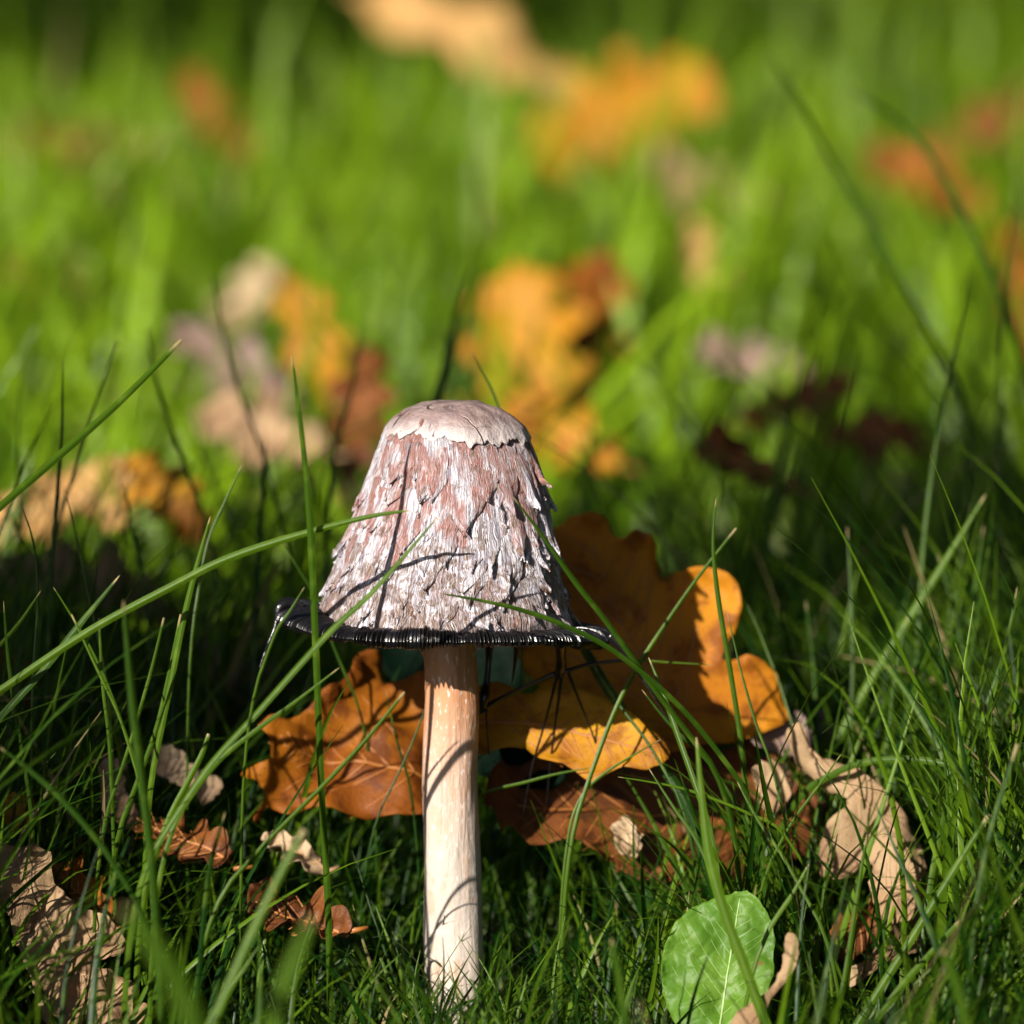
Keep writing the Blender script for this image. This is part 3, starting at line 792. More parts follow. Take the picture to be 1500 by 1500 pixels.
traced_leaf('oak_leaf', [(1098, 1085), (1125, 1070), (1150, 1060), (1168, 1050), (1182, 1070), (1185, 1095), (1165, 1110), (1130, 1105), (1105, 1100)], 5.5, 40, 10, M['mauve'], VT, 'pinkish brown leaf under the tip of the large orange leaf',
            [(1105, 1092), (1170, 1080)], bend_fn(0.1, 0.1, 0, 0.1, 1, 25), step=0.15, seed=15, vein_r=0.02)
traced_leaf('oak_leaf', [(1455, 1245), (1475, 1225), (1485, 1200), (1500, 1195), (1560, 1210), (1570, 1330), (1520, 1390), (1470, 1360), (1452, 1300)], 3.5, 28, -12, M['rust'], VT, 'dark brown leaf in shade beyond the cut grass blade, right of the curled leaf',
            [(1490, 1205), (1500, 1350)], bend_fn(0.05, 0.05, 0, 0.12, 0.8, 26), seed=16)
traced_leaf('oak_leaf', [(1148, 1380), (1153, 1366), (1163, 1370), (1166, 1392), (1164, 1415), (1150, 1440), (1130, 1462), (1118, 1490), (1100, 1530), (1060, 1530), (1075, 1490), (1105, 1465), (1130, 1445), (1143, 1422), (1146, 1400)], -6.5, 20, 10, M['tan'], VT,
            'narrow brown leaf tip poking up in front of the broad green leaf', [(1155, 1372), (1150, 1425), (1090, 1510)], bend_fn(0.1, 0.02, 0, 0.05, 1, 27), step=0.12, seed=17, vein_r=0.02, side_veins=False)
# broad green leaf
traced_leaf('dock_leaf', [(1020, 1520), (990, 1500), (974, 1465), (969, 1425), (975, 1385), (990, 1352), (1015, 1330), (1045, 1318), (1072, 1310), (1090, 1306), (1105, 1312), (1118, 1328), (1130, 1352), (1135, 1385), (1132, 1430), (1118, 1475), (1095, 1520), (1060, 1545)],
            -3.2, 24, -4, M['green'], M['vein_pale'], 'broad oval green leaf with a pale midrib low in the grass', [(1050, 1540), (1062, 1450), (1075, 1370), (1085, 1310)],
            lambda u, v: -0.10 * u * u + 0.14 * np.abs(u) + 0.11 * noise(u * 1.9, v * 1.9, 1, 97, 3) + 0.02 * v * v, step=0.09, seed=18, vein_r=0.03, cat='leaf', side_r=0.2, edge=0.12)
traced_leaf('dock_leaf', [(560, 930), (640, 920), (720, 925), (765, 960), (760, 1010), (700, 1030), (620, 1020), (562, 990)], 9.5, 35, 0, M['shaded_green'], M['shaded_green'],
            'green broad leaf with shade put into its colour right behind the stem', [(570, 960), (660, 975), (750, 985)], bend_fn(0.02, 0.03, 0, 0.1, 0.8, 28), seed=19)
traced_leaf('dock_leaf', [(690, 1100), (740, 1088), (790, 1100), (830, 1125), (820, 1150), (770, 1160), (710, 1150)], 3.4, 50, 0, M['shaded_green'], M['shaded_green'],
            'green broad leaf with shade put into its colour tucked under the bright amber leaf', [(700, 1120), (760, 1125), (820, 1138)], bend_fn(0.05, 0.05, 0, 0.08, 1, 29), step=0.16, seed=20)

# generic oak leaves for the background
def oak_outline(L, W, lobes, seed):
    r = random.Random(seed)
    n = 90; pts = []
    for side in (1, -1):
        seq = []
        ph = r.uniform(-0.2, 0.2)
        for i in range(n):
            t = i / (n - 1)
            env = math.sin(math.pi * min(1, t ** 0.75 * 1.0)) ** 0.6 * (0.45 + 0.65 * t) if 0 < t < 1 else 0
            lob = 0.5 - 0.5 * math.cos(2 * math.pi * (t * lobes + ph))
            w = W / 2 * env * (0.45 + 0.6 * lob ** 0.8) + 0.06
            seq.append((side * w, (t - 0.5) * L + 0.10 * w))
        pts += seq if side == 1 else seq[::-1]
    P = np.array(pts)
    return P 

def oak_leaf(px, py, y, L, W, tilt, yaw, roll, mat, vein, label, seed, curl=None, group=None):
    poly = oak_outline(L, W, 3 + seed % 2, seed)
    a = math.radians(roll); R2 = np.array([[math.cos(a), -math.sin(a)], [math.sin(a), math.cos(a)]])
    mid = np.array([[0, -L * 0.5], [0.1, -L * 0.2], [-0.05, L * 0.15], [0, L * 0.5]])
    stalk = np.array([[0, -L * 0.49], [0.1, -L * 0.55], [0.25, -L * 0.62]])
    poly, mid, stalk = poly @ R2.T, mid @ R2.T, stalk @ R2.T
    t, w = math.radians(tilt), math.radians(yaw)
    n = np.array([math.sin(w) * math.cos(t), -math.cos(w) * math.cos(t), math.sin(t)])
    u = np.cross(np.array([0, 0, 1.0]), n); u /= np.linalg.norm(u); v = np.cross(n, u)
    r = random.Random(seed * 7 + 1)
    b = curl or bend_fn(r.uniform(-0.05, 0.03), r.uniform(-0.04, 0.02), r.uniform(-0.03, 0.03), 0.45, 0.35, seed)
    return leaf_object('oak_leaf', poly, mid, (u, v, n), at(px, py, y), mat, vein, b, L / 22, label, group, vein_r=0.05, seed=seed, stalk=stalk, edge=0.5)

BG = [  # px, py, distance, length, width, tilt, yaw, roll, material, label
    (712, 62, 170, 18, 5.5, 28, 0, 60, 'straw', 'long pale tan oak leaf leaning over tall grass far behind the mushroom'),
    (905, 178, 150, 11, 9, 30, 10, -65, 'amber', 'big golden amber oak leaf on the grass below the long tan leaf'),
    (1030, 270, 130, 7, 4.5, 45, 5, 70, 'tan', 'tan oak leaf lying below the big golden leaf'),
    (770, 545, 62, 8.0, 7, 22, -14, 10, 'amber', 'bright golden oak leaf standing upright in the lit grass just behind the cap'),
    (855, 495, 66, 6.5, 4.4, 20, 20, -20, 'orange', 'rusty orange oak leaf beside the upright golden leaf'),
    (825, 640, 48, 4.5, 3.2, 35, 5, 60, 'amber', 'small golden leaf at the foot of the upright golden leaf'),
    (462, 505, 62, 5.5, 3, 35, -10, 25, 'amber', 'yellow oak leaf behind the tall blade left of the cap'),
    (348, 450, 80, 4.5, 3, 30, -25, -35, 'pale', 'small cream leaf in the sunlit grass left of the cap'),
    (345, 545, 56, 5.5, 3.4, 38, 10, 50, 'mauve', 'pinkish grey leaf below the small cream leaf'),
    (525, 610, 42, 5.0, 2.8, 30, 10, -15, 'rust', 'reddish brown leaf close behind the left edge of the cap'),
    (390, 640, 40, 4.6, 2.8, 40, -15, 75, 'tan', 'brown leaf low in the grass between blades left of the cap'),
    (245, 730, 32, 3.6, 2.6, 35, 10, 30, 'amber', 'small orange leaf in grass below the white tipped slanting blade'),
    (75, 755, 32, 6.0, 3.4, 48, -10, -60, 'straw', 'golden tan leaf behind the slim upright blade by the slanting blade'),
    (120, 865, 20, 5.0, 2.8, 50, 10, 70, 'tan', 'brown leaf in half shade under the golden tan leaf'),
    (80, 410, 95, 5.0, 3.4, 35, 15, 60, 'rust', 'red brown leaf half sunk in the bright grass far left of the cap'),
    (320, 178, 160, 6, 4, 35, 0, 40, 'orange', 'orange brown leaf in the dark grass far behind the cream leaf'),
    (110, 215, 150, 9, 4.5, 45, 0, 85, 'rust', 'dark red leaf lying in the far shade'),
    (1365, 268, 132, 7, 4.5, 35, 0, 60, 'orange', 'orange leaf in the grass right of the big golden leaf'),
    (1450, 190, 155, 8, 5, 40, 0, -55, 'rust', 'red brown leaf above the orange leaf in the far grass'),
    (1495, 430, 85, 6, 3, 30, 0, 10, 'orange', 'upright orange leaf under the long arched blade'),
    (1110, 530, 62, 4.6, 2.6, 35, 5, 75, 'mauve', 'greyish pink leaf glinting in the grass right of the upright golden leaf'),
    (1165, 590, 50, 4.2, 2.4, 40, 0, -70, 'rust', 'dark brown leaf below the greyish pink leaf'),
    (1035, 410, 95, 5.5, 2.6, 30, 0, 15, 'straw', 'cream tan leaf upright among grass above the greyish pink leaf'),
    (1100, 690, 30, 3.4, 2.0, 45, 0, 65, 'rust', 'brown leaf in the dark grass above the large orange leaf'),
    (1280, 640, 42, 4.2, 2.4, 45, 0, 80, 'rust', 'brown leaf sunk in shaded grass right of the cap'),
    (1230, 1085, 12, 3.2, 1.8, 45, 0, 80, 'mauve', 'mauve grey leaf in shade beyond the curled tan leaf'),
    (20, 1030, 12, 3.0, 2.0, 40, 0, 20, 'rust', 'brown leaf in the shade behind the tall grass tuft'),
    (270, 1240, 1.0, 2.6, 1.6, 50, 0, 60, 'rust', 'rust brown leaf under the grass beside the stem foot'),
    (120, 1310, -1.0, 2.2, 1.4, 45, 0, 40, 'orange', 'orange scrap of leaf behind the crumpled pale leaf'),
    (440, 1330, -1.2, 2.4, 1.4, 50, 10, 60, 'rust', 'small brown leaf deep in the short grass left of the stem'),
    (430, 1255, 1.4, 1.6, 0.8, 30, 10, 60, 'pale', 'tiny pale leaf scrap under the ragged orange leaf'),
]
for k, (px, py, y, L, W, ti, ya, ro, mt_, lab) in enumerate(BG):
    if 35 < y < 100: y *= 1.14           # bedded down among the blades
    oak_leaf(px, py, y, L, W, ti, ya, ro, M[mt_], VO if mt_ in ('amber', 'orange', 'rust') else VT, lab, 40 + k)

# ------------------------------------------------------------------ single grass blades
def blade_mesh(P, w, fold, colour, tipw=0.12, dry=0.0, face=None, taper=0.45):
    """a folded blade along a polyline P (tip first)"""
    n = len(P)
    T = np.gradient(P, axis=0); T /= np.linalg.norm(T, axis=1, keepdims=True)
    view = P - CAM; view /= np.linalg.norm(view, axis=1, keepdims=True)
    side = np.cross(T, view); side /= np.linalg.norm(side, axis=1, keepdims=True)
    nrm = np.cross(side, T)
    if face is not None:                 # turn of the blade about its own line
        c, s = math.cos(face), math.sin(face)
        side, nrm = side * c + nrm * s, nrm * c - side * s
    t = np.linspace(0, 1, n)
    prof = tipw + (1 - tipw) * np.clip(t / taper, 0, 1) ** 0.7
    half = (w / 2 * prof)[:, None]
    V = np.stack([P - side * half + nrm * half * fold, P - side * half * 0.45 + nrm * half * fold * 0.5, P, P + side * half * 0.45 + nrm * half * fold * 0.5, P + side * half + nrm * half * fold], 1).reshape(-1, 3)
    att = np.zeros((n, 5, 4)); att[..., 0] = colour; att[..., 1] = (0.25 + 0.75 * (1 - t))[:, None]; att[..., 2] = dry; att[..., 3] = 1
    if dry == 0: att[:2, :, 2] = 0.8
    return V, grid_faces(5, n), att.reshape(-1, 4)

def hero(pts, y0, y1, wpx, label, group=None, colour=0.5, fold=0.45, tipw=0.12, dry=0.0, face=0.0, taper=0.4):
    P2 = spline(pts, 7)
    d = np.r_[0, np.cumsum(np.linalg.norm(np.diff(P2, axis=0), axis=1))]; d /= d[-1]
    P = np.array([at(p[0], p[1], y0 + (y1 - y0) * q) for p, q in zip(P2, d)])
    tail = P[-1] - P[-3]; tail /= np.linalg.norm(tail)
    ext = [P[-1]]
    for i in range(60):                  # run on down into the ground
        tail = tail + np.array([0, 0, -0.4]); tail /= np.linalg.norm(tail)
        if ext[-1][2] < -0.5: break
        ext.append(ext[-1] + tail * 0.5)
    P = np.concatenate([P, np.array(ext[1:]).reshape(-1, 3)])
    base = P[-1].copy()
    dist = (P[len(P2) // 2] - CAM) @ FWD
    V, F, A = blade_mesh(P - 0, wpx / 7500 * dist, fold, colour, tipw, dry, face, taper * len(P2) / len(P))
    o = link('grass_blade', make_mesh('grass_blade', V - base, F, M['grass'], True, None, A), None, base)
    tag(o, label, 'grass blade', group)
    return o

G1 = 'slim blades standing in the grass'
HB = [
    ([(427, 520), (440, 620), (453, 760), (462, 950), (470, 1150), (478, 1285)], -4.1, -3.2, 13, 'tall upright grass blade crossing the left end of the black brim', 0.45),
    ([(600, 748), (540, 757), (430, 786), (330, 820), (250, 860), (130, 925), (0, 1012)], -3.6, -3, 15, 'long arching grass blade whose tip lies across the middle of the cap', 0.85),
    ([(641, 757), (600, 805), (540, 872), (480, 928), (380, 1040), (300, 1130), (225, 1245)], -4.4, -6, 12, 'long slanting blade rising past the left of the brim to the cap', 0.75),
    ([(643, 869), (700, 879), (760, 893), (820, 914), (900, 955), (1000, 1040), (1080, 1140)], -3.8, -2, 10, 'slanting blade whose tip lies across the lower cap just above the brim', 0.25),
    ([(752, 728), (795, 785), (845, 855), (890, 912), (960, 1010), (1040, 1115)], -3.2, -2, 11, 'slanting blade along the right edge of the cap', 0.3),
    ([(800, 850), (845, 930), (885, 1000), (930, 1065), (1000, 1165)], 3.4, 1.5, 20, 'wide dark blade behind the right end of the brim', 0.05),
    ([(690, 515), (715, 560), (735, 612), (752, 690), (760, 800)], 5, 4, 6, 'thin blade tip rising just above the crown of the cap', 0.5),
    ([(692, 385), (668, 470), (640, 585), (610, 700), (600, 850)], 26, 14, 16, 'dark blurred blade rising behind the crown of the cap', 0.0),
    ([(266, 498), (180, 584), (90, 664), (0, 742), (-120, 850)], 0, -5, 15, 'broad slanting blade with a white cut tip against the bright grass', 0.7),
    ([(92, 525), (90, 640), (78, 800), (70, 950), (68, 1050)], 5, 4, 8, 'dark slim upright blade crossing the broad slanting blade', 0.05),
    ([(172, 500), (140, 590), (112, 680), (80, 790), (60, 900)], 9, 6, 7, G1, 0.3),
    ([(80, 590), (40, 670), (15, 740), (-20, 830)], 9, 6, 7, G1, 0.3),
    ([(355, 680), (325, 745), (303, 800), (285, 900)], 3, 2, 6, G1, 0.5),
    ([(308, 757), (290, 820), (270, 900), (250, 1000), (225, 1120)], -2, -2.5, 11, 'stiff leaning blade crossing under the long arching blade', 0.8),
    ([(182, 705), (195, 780), (210, 850), (222, 960)], 10, 8, 9, G1, 0.1),
    ([(95, 715), (115, 800), (130, 870), (150, 960)], 3, 2, 6, G1, 0.4),
    ([(30, 735), (50, 800), (55, 880), (50, 960)], 1, 0, 6, G1, 0.2),
    ([(215, 480), (235, 580), (270, 680), (300, 760)], 16, 12, 10, G1, 0.2),
    ([(310, 400), (340, 540), (375, 640), (400, 720), (420, 800)], 20, 14, 9, G1, 0.15),
    ([(388, 640), (385, 720), (380, 790), (375, 900)], 14, 10, 14, G1, 0.05),
    ([(530, 480), (515, 570), (490, 660), (480, 760)], 20, 14, 10, G1, 0.05),
    ([(175, 843), (120, 910), (60, 985), (0, 1050)], -2, -3, 13, 'leaning blade beneath the long arching blade, tip in shade', 0.3),
    ([(60, 865), (30, 910), (0, 945), (-40, 990)], -1, -2, 9, G1, 0.9),
    ([(78, 860), (100, 895), (130, 945), (160, 1010), (200, 1120)], -2, -2, 6, G1, 0.6),
    ([(410, 790), (440, 838), (465, 880), (490, 950), (520, 1020)], 3.8, 3.5, 6, G1, 0.25),
    ([(446, 860), (425, 895), (405, 925), (380, 990)], -4, -4, 7, G1, 0.7),
    ([(497, 978), (430, 1030), (380, 1066), (320, 1115), (270, 1180)], -4, -5, 9, 'thin slanting blade under the long slanting blade left of the stem', 0.7),
    ([(593, 1014), (540, 1080), (480, 1145), (400, 1225), (340, 1290)], -4.5, -6, 9, 'slanting blade whose cut tip nears the top of the stem', 0.8),
    ([(306, 1075), (296, 1105), (276, 1145), (250, 1195), (225, 1260)], -3.5, -4, 12, 'short pale blade with a split white tip', 1.0),
    ([(181, 880), (190, 980), (202, 1090), (222, 1250), (235, 1420)], -9, -9, 17, 'broad soft upright blade in the tuft left of the stem', 0.3),
    ([(240, 905), (222, 980), (190, 1090), (160, 1180)], -3, -3, 8, G1, 0.6),
    ([(265, 900), (245, 1000), (225, 1080), (180, 1200)], -1, -1, 11, G1, 0.6),
    ([(445, 1215), (405, 1290), (360, 1385), (305, 1510)], -13, -14, 16, 'soft pale blade leaning in front of the short grass left of the stem', 0.9),
    ([(455, 1345), (432, 1400), (412, 1450), (395, 1520)], -27, -27, 30, 'broad blurred blade tip close before the stem foot', 0.75),
    ([(180, 1330), (225, 1385), (260, 1440), (290, 1520)], -30, -30, 40, 'very broad blurred blade rising before the crumpled leaf', 0.55),
    ([(330, 1190), (310, 1260), (300, 1330), (290, 1450)], -7, -7, 12, G1, 0.0),
    ([(0, 1095), (40, 1125), (90, 1170), (150, 1240), (200, 1320)], -8, -8, 14, G1, 0.2),
    ([(1049, 730), (1045, 800), (1053, 880), (1068, 970), (1085, 1080), (1095, 1180)], 0.5, 0, 10, 'upright blade before the lobes of the large orange leaf', 0.5),
    ([(1079, 774), (1020, 850), (975, 915), (930, 985), (900, 1045), (868, 1130), (848, 1190)], 2.0, 0, 9, 'slanting blade with a pale cut tip crossing the large orange leaf', 0.75),
    ([(1046, 974), (985, 971), (930, 968), (870, 973), (825, 986), (765, 1010), (700, 1048), (670, 1100)], 1.9, 1.9, 7, 'short blade lying level across the large orange leaf', 0.9),
    ([(1443, 725), (1400, 795), (1350, 875), (1290, 970), (1248, 1042), (1210, 1110)], 8, 7, 16, 'broad yellowish blade slanting over the dark grass right of the orange leaf', 0.95),
    ([(1425, 400), (1405, 490), (1382, 590), (1365, 690), (1352, 800), (1345, 920)], 12, 9, 8, 'very tall thin blade right of the broad yellowish blade', 0.5),
    ([(1125, 80), (1170, 150), (1215, 230), (1280, 340), (1330, 430), (1400, 560)], 34, 26, 12, 'long thin blurred blade slanting across the far bright grass', 0.2),
    ([(1240, 130), (1300, 165), (1360, 225), (1420, 330), (1470, 440), (1510, 560)], 34, 26, 14, 'long arched blurred blade beside the far bright grass', 0.15),
    ([(1510, 1172), (1440, 1135), (1370, 1116), (1310, 1112), (1250, 1121), (1190, 1150)], 0, 2, 13, 'arched blade bowing over the curled tan leaf', 0.55),
    ([(1449, 1193), (1405, 1262), (1360, 1335), (1310, 1415), (1262, 1490), (1230, 1540)], -5, -6, 15, 'stiff blade with a pink cut tip before the curled tan leaf', 0.7),
    ([(1408, 1347), (1365, 1395), (1325, 1440), (1290, 1485), (1260, 1520)], -6, -7, 13, 'shorter stiff blade slanting below the pink tipped blade', 0.8),
    ([(1241, 772), (1247, 860), (1250, 960), (1248, 1060)], 8, 7, 10, G1, 0.35),
    ([(1374, 812), (1400, 900), (1425, 1000), (1445, 1080)], 9, 8, 11, G1, 0.4),
    ([(1441, 770), (1428, 860), (1418, 960), (1410, 1060)], 10, 8, 10, G1, 0.5),
    ([(1270, 1222), (1255, 1320), (1240, 1420), (1222, 1510)], -5, -5.5, 10, 'upright bright blade before the gap of the curled tan leaf', 0.6),
    ([(950, 963), (972, 1020), (995, 1085), (1018, 1150), (1035, 1200)], -1, -2.5, 11, 'blade rising over the rust leaf towards the brim', 0.55),
    ([(1020, 1080), (1028, 1170), (1040, 1260), (1062, 1340), (1088, 1410), (1125, 1510)], -5.5, -7, 20, 'bright broad blade standing before the oval green leaf', 0.9),
    ([(1065, 895), (1085, 980), (1108, 1060), (1130, 1120), (1150, 1200)], 0.5, -0.5, 7, G1, 0.5),
    ([(940, 1010), (980, 1060), (1040, 1120), (1090, 1200)], -1, -1.5, 8, G1, 0.2),
    ([(968, 1083), (930, 1105), (890, 1130), (858, 1158), (838, 1200), (828, 1260)], 0.5, 0, 7, G1, 0.8),
    ([(905, 1138), (950, 1145), (1000, 1155), (1050, 1172), (1100, 1193), (1142, 1215), (1180, 1270)], -2, -2, 7, G1, 0.9),
    ([(870, 975), (905, 1030), (950, 1090), (990, 1160)], 1.5, 0, 7, G1, 0.2),
    ([(1232, 1105), (1200, 1150), (1160, 1205), (1130, 1260)], -2, -2, 7, G1, 0.7),
    ([(950, 1125), (985, 1180), (1025, 1240), (1060, 1330)], -2, -3, 8, G1, 0.5),
    ([(1080, 1145), (1110, 1200), (1150, 1260), (1200, 1350)], -3, -4, 8, G1, 0.6),
    ([(1185, 1265), (1160, 1310), (1130, 1355), (1110, 1400)], -4.5, -5, 11, G1, 0.8),
    ([(640, 990), (615, 1060), (590, 1120), (560, 1180)], 1.6, 1.2, 5, G1, 0.1),
    ([(565, 1010), (580, 1080), (600, 1150), (610, 1230)], 2.4, 2, 6, G1, 0.0),
    ([(872, 1124), (820, 1133), (770, 1146), (710, 1162), (665, 1195)], 1.2, 1.2, 7, G1, 0.9),
    ([(1490, 860), (1470, 960), (1440, 1050), (1420, 1150)], 2, 1, 9, G1, 0.4),
    ([(1330, 900), (1310, 990), (1300, 1080), (1290, 1150)], 5, 4, 9, G1, 0.3),
    ([(1180, 880), (1190, 960), (1195, 1040), (1200, 1120)], 9, 7, 9, G1, 0.2),
    ([(1490, 1090), (1450, 1220), (1430, 1330), (1415, 1480)], -8, -9, 12, G1, 0.2),
    ([(1380, 1390), (1400, 1440), (1415, 1500)], -14, -14, 22, G1, 0.5),
    ([(895, 1375), (905, 1430), (915, 1500)], -12, -12, 18, G1, 0.4),
    ([(100, 935), (85, 1010), (70, 1090), (60, 1180)], -1, -1, 8, G1, 0.6),
    ([(145, 905), (150, 1000), (160, 1090), (165, 1200)], -2, -2, 8, G1, 0.5),
    ([(5, 880), (12, 970), (25, 1060), (40, 1150)], -2, -2, 9, G1, 0.4),
    ([(105, 900), (140, 975), (175, 1050), (200, 1130)], -3, -3.5, 7, G1, 0.8),
]
MARKS = [(130, 620, 5, 'by the broad white tipped blade'), (75, 760, 20, 'before the golden tan leaf'), (300, 640, 20, 'before the pinkish grey leaf'), (450, 640, 20, 'behind the tall blade beside the cap'),
         (310, 850, 0, 'below the long arching blade'), (440, 920, 0, 'beside the left end of the brim'), (90, 960, 0, 'in the thick tuft away from stem'), (200, 1080, -3, 'near the short pale split blade'),
         (60, 1200, -8, 'above the crumpled oak leaf'), (330, 1280, -7, 'in front of the small brown leaf'), (590, 1090, 2, 'close behind the stem'), (780, 1140, 1, 'under the strands of ink'), (950, 1070, 0, 'before the large orange leaf'),
         (1030, 1200, -2, 'before the dark rust leaf'), (1160, 1280, -4, 'between the green and curled leaves'), (1260, 930, 8, 'beside the broad yellowish blade'), (1420, 920, 8, 'below the very tall thin blade'),
         (1450, 1000, 1, 'behind the arched blade'), (1440, 1280, -8, 'beyond the pink tipped blade'), (1400, 1440, -14, 'before the shorter stiff blade'), (905, 1430, -12, 'before the oval green leaf'), (1190, 980, 8, 'behind the large orange leaf tip')]
CUT = ('cut', 'white', 'pink', 'pale')
for k, (pts, y0, y1, w, lab, col) in enumerate(HB):
    plain = lab == G1
    if plain:                            # say which one: tone, length, lean and the nearest thing that stands out
        my = sum(p[1] for p in pts) / len(pts); mx = sum(p[0] for p in pts) / len(pts)
        tone = 'dark green' if col < 0.18 else ('mid green' if col < 0.55 else 'bright green')
        length = 'short' if math.hypot(pts[0][0] - pts[-1][0], pts[0][1] - pts[-1][1]) < 190 else 'tall'
        tilt = (pts[0][0] - pts[-1][0]) / max(1, abs(pts[0][1] - pts[-1][1]))
        lean = 'upright' if abs(tilt) < 0.22 else ('leaning towards mushroom' if (tilt > 0) == (mx < 660) else 'leaning away from mushroom')
        near = min(MARKS, key=lambda q: math.hypot(q[0] - mx, (q[1] - my)) + 3 * abs(q[2] - y0))[3]
        lab = f'{tone} {length} grass blade {lean} {near}'
    hero(pts, y0, y1, w * (0.62 if plain else 0.78), lab, G1 if plain else None, col * 0.62, 0.35 + 0.3 * random.random(), 0.5 if any(c in lab for c in CUT) else 0.10, 0.0, random.uniform(-0.35, 0.35))

# ------------------------------------------------------------------ the mass of grass
def grass_mass(name, n, xr, yr, L, W, rows, cols, seed, cull=True, lean=(0.05, 0.55), bend=(0.1, 1.1), clump=1.0, dens=None, dryp=0.015, hue0=0.22, mat='grass'):
    r = np.random.default_rng(seed)
    x = r.uniform(xr[0], xr[1], n); y = r.uniform(yr[0], yr[1], n)
    if dens is not None:
        keep = r.random(n) < dens(x, y); x, y = x[keep], y[keep]
    cl = noise(x / 5.5, y / 5.5, 0, seed + 5, 2)
    keep = r.random(len(x)) < np.clip(0.68 + clump * 0.55 * cl, 0.12, 1); x, y, cl = x[keep], y[keep], cl[keep]
    n = len(x)
    ln = L(x, y, r) * (1 + 0.28 * cl)
    th0 = r.uniform(*lean, n); kap = r.uniform(*bend, n) * r.choice([1, 1, 1, 1.7], n)
    az = r.uniform(0, 2 * math.pi, n)
    w = r.uniform(W[0], W[1], n) * (0.6 + 0.4 * np.clip(ln / 6, 0.4, 1.4))
    t = np.linspace(0, 1, rows)
    th = th0[:, None] + kap[:, None] * t[None] ** 1.4
    ds = (ln / (rows - 1))[:, None]
    hx = np.concatenate([np.zeros((n, 1)), np.cumsum(np.sin(th[:, 1:]) * ds, 1)], 1)
    hz = np.concatenate([np.zeros((n, 1)), np.cumsum(np.cos(th[:, 1:]) * ds, 1)], 1)
    dx, dy = np.cos(az)[:, None], np.sin(az)[:, None]
    sway = 0.06 * ln[:, None] * np.sin(t[None] * 3 + az[:, None] * 5)
    z0 = ground_height(x, y) - 0.25
    P = np.stack([x[:, None] + hx * dx - sway * dy, y[:, None] + hx * dy + sway * dx, z0[:, None] + hz], -1)
    if cull:
        px, py = proj(P.reshape(-1, 3)); px = px.reshape(n, rows); py = py.reshape(n, rows)
        Y = P[..., 1]
        bad = ((px > 595) & (px < 725) & (py > 560) & (py < 1330) & (Y < 2)).any(1)
        bad |= ((px > 395) & (px < 920) & (py > 570) & (py < 960) & (Y < 4.5)).any(1)
        for (a, b, c, d, ym, pr) in ((700, 1160, 750, 1080, 6, 0.88), (365, 650, 955, 1190, 4.5, 0.7), (1200, 1370, 1150, 1440, 1.5, 0.85), (965, 1140, 1300, 1500, -2.5, 0.93), (-20, 215, 1240, 1500, -2, 0.8), (690, 990, 1000, 1150, 4.2, 0.5), (225, 325, 1090, 1180, 4, 0.7)):
            hit = ((px > a) & (px < b) & (py > c) & (py < d) & (Y < ym)).any(1)
            bad |= hit & (r.random(n) < pr)
        # nothing tall right under the lens
        bad |= ((Y < -22) & (py < 1390)).any(1)
        k = ~bad
        P, w, az, ln, cl = P[k], w[k], az[k], ln[k], cl[k]; n = len(P)
    T = np.gradient(P, axis=1); T /= np.linalg.norm(T, axis=2, keepdims=True)
    fa = az + math.pi / 2 + r.uniform(-0.9, 0.9, n)
    sd = np.stack([np.cos(fa), np.sin(fa), np.zeros(n)], -1)[:, None, :] + 0 * P
    sd = sd - T * (sd * T).sum(2, keepdims=True); sd /= np.linalg.norm(sd, axis=2, keepdims=True)
    nr = np.cross(sd, T)
    prof = np.clip((1 - t) / 0.5, 0.06, 1) ** 0.7
    half = (w[:, None] / 2 * prof[None])[..., None]
    if cols == 3:
        V = np.stack([P - sd * half + nr * half * 0.5, P, P + sd * half + nr * half * 0.5], 2)
    else:
        V = np.stack([P - sd * half, P + sd * half], 2)
    V = V.reshape(-1, 3)
    per = rows * cols
    f = grid_faces(cols, rows)
    F = (np.arange(n)[:, None, None] * per + f[None]).reshape(-1, 4)
    hue = np.clip(hue0 + 0.34 * r.standard_normal(n) + 0.12 * cl, 0, 1)
    A = np.ones((n, rows, cols, 4)); A[..., 0] = hue[:, None, None]; A[..., 1] = t[None, :, None]
    A[..., 2] = np.where(r.random(n) < dryp, r.uniform(0.5, 1.0, n), 0)[:, None, None]
    o = link(name, make_mesh(name, V, F, M[mat], True, None, A.reshape(-1, 4)))
    tag(o, None, None, None, 'stuff')
    return o

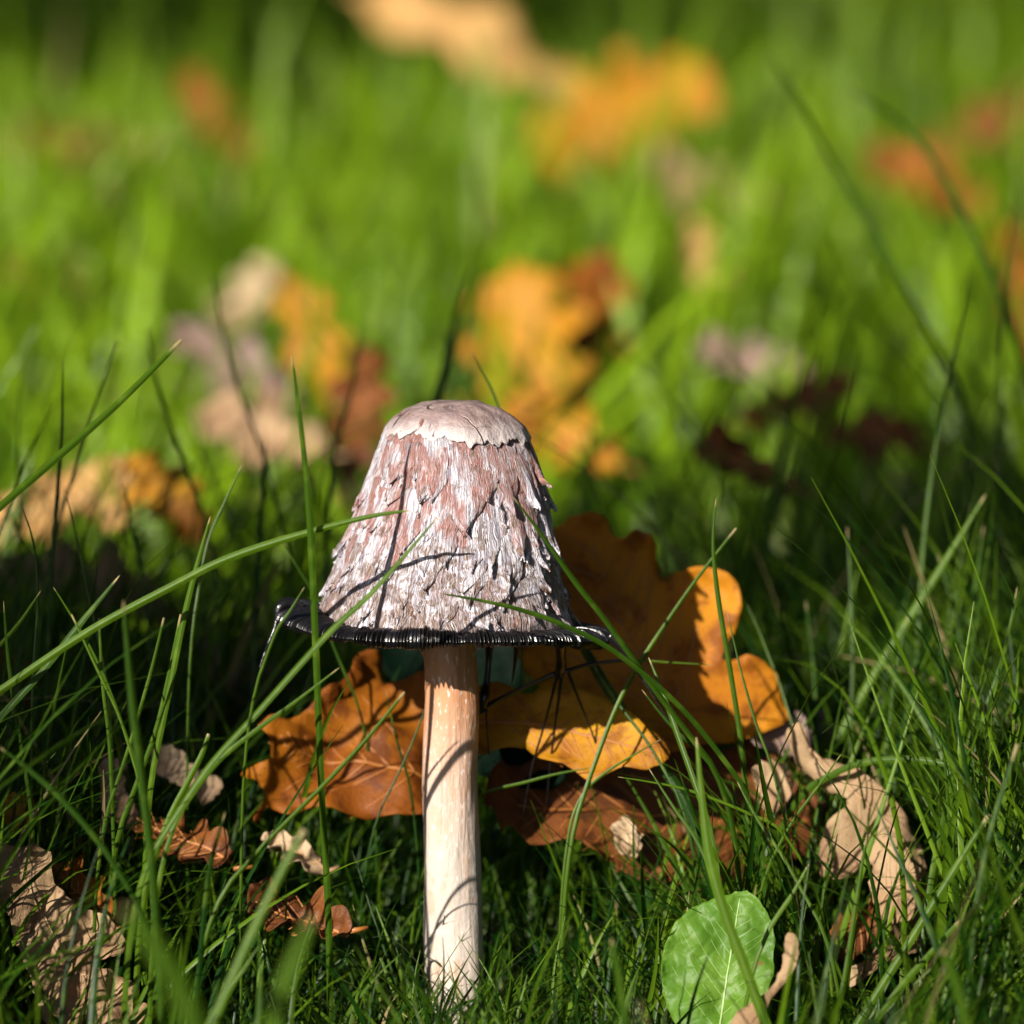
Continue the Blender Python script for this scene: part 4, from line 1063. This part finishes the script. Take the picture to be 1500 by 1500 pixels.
def L_near(x, y, r):
    n = len(x)
    base = r.uniform(1.6, 4.4, n)
    side = np.clip((np.abs(x - 0) - 3.0) / 6, 0, 1)
    base = base * (1 + 0.95 * side) + np.clip(y / 16, 0, 1) * 2.2
    base = np.where(y < -10, np.minimum(base, 4.6), base)
    return base * np.where(r.random(n) < 0.10, 1.5, 1)
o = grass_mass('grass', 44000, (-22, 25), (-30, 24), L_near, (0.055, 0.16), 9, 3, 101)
tag(o, 'green grass with thin arching blades around the mushroom foot', 'grass')
def L_moss(x, y, r): return r.uniform(0.5, 1.7, len(x))
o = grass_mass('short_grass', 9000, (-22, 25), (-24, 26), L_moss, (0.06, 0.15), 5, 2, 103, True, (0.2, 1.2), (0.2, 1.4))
tag(o, 'very short tangled young grass close to the soil', 'grass')
def L_far(x, y, r):
    n = len(x)
    b = r.uniform(3.5, 9.0, n)
    return b * np.where(r.random(n) < 0.12, 1.55, 1)
def wedge(x, y):
    hw = 16 + 0.13 * (y + 110)
    return np.clip(1.15 - (np.abs(x - 1.3) - hw) / 60, 0.12, 1)
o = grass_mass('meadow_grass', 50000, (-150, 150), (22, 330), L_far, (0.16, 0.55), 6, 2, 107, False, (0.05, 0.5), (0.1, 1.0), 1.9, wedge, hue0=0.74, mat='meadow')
tag(o, 'sunlit lawn of taller soft grass stretching away behind the mushroom', 'grass')
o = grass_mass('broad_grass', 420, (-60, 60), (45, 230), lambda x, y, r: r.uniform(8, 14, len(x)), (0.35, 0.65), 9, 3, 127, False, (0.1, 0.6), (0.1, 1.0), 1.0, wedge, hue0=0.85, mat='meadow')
tag(o, 'scattered taller and broader blades rising from the sunlit lawn', 'grass')
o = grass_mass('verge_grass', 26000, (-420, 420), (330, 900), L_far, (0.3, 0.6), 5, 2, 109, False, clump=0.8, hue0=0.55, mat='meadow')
tag(o, 'more tall lawn grass at the far end of the view', 'grass')
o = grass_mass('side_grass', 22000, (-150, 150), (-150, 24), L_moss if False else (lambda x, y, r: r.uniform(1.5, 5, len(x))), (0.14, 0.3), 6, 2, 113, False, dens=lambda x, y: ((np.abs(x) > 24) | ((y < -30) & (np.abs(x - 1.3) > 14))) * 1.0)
tag(o, 'lawn grass spreading to both sides of the mushroom', 'grass')
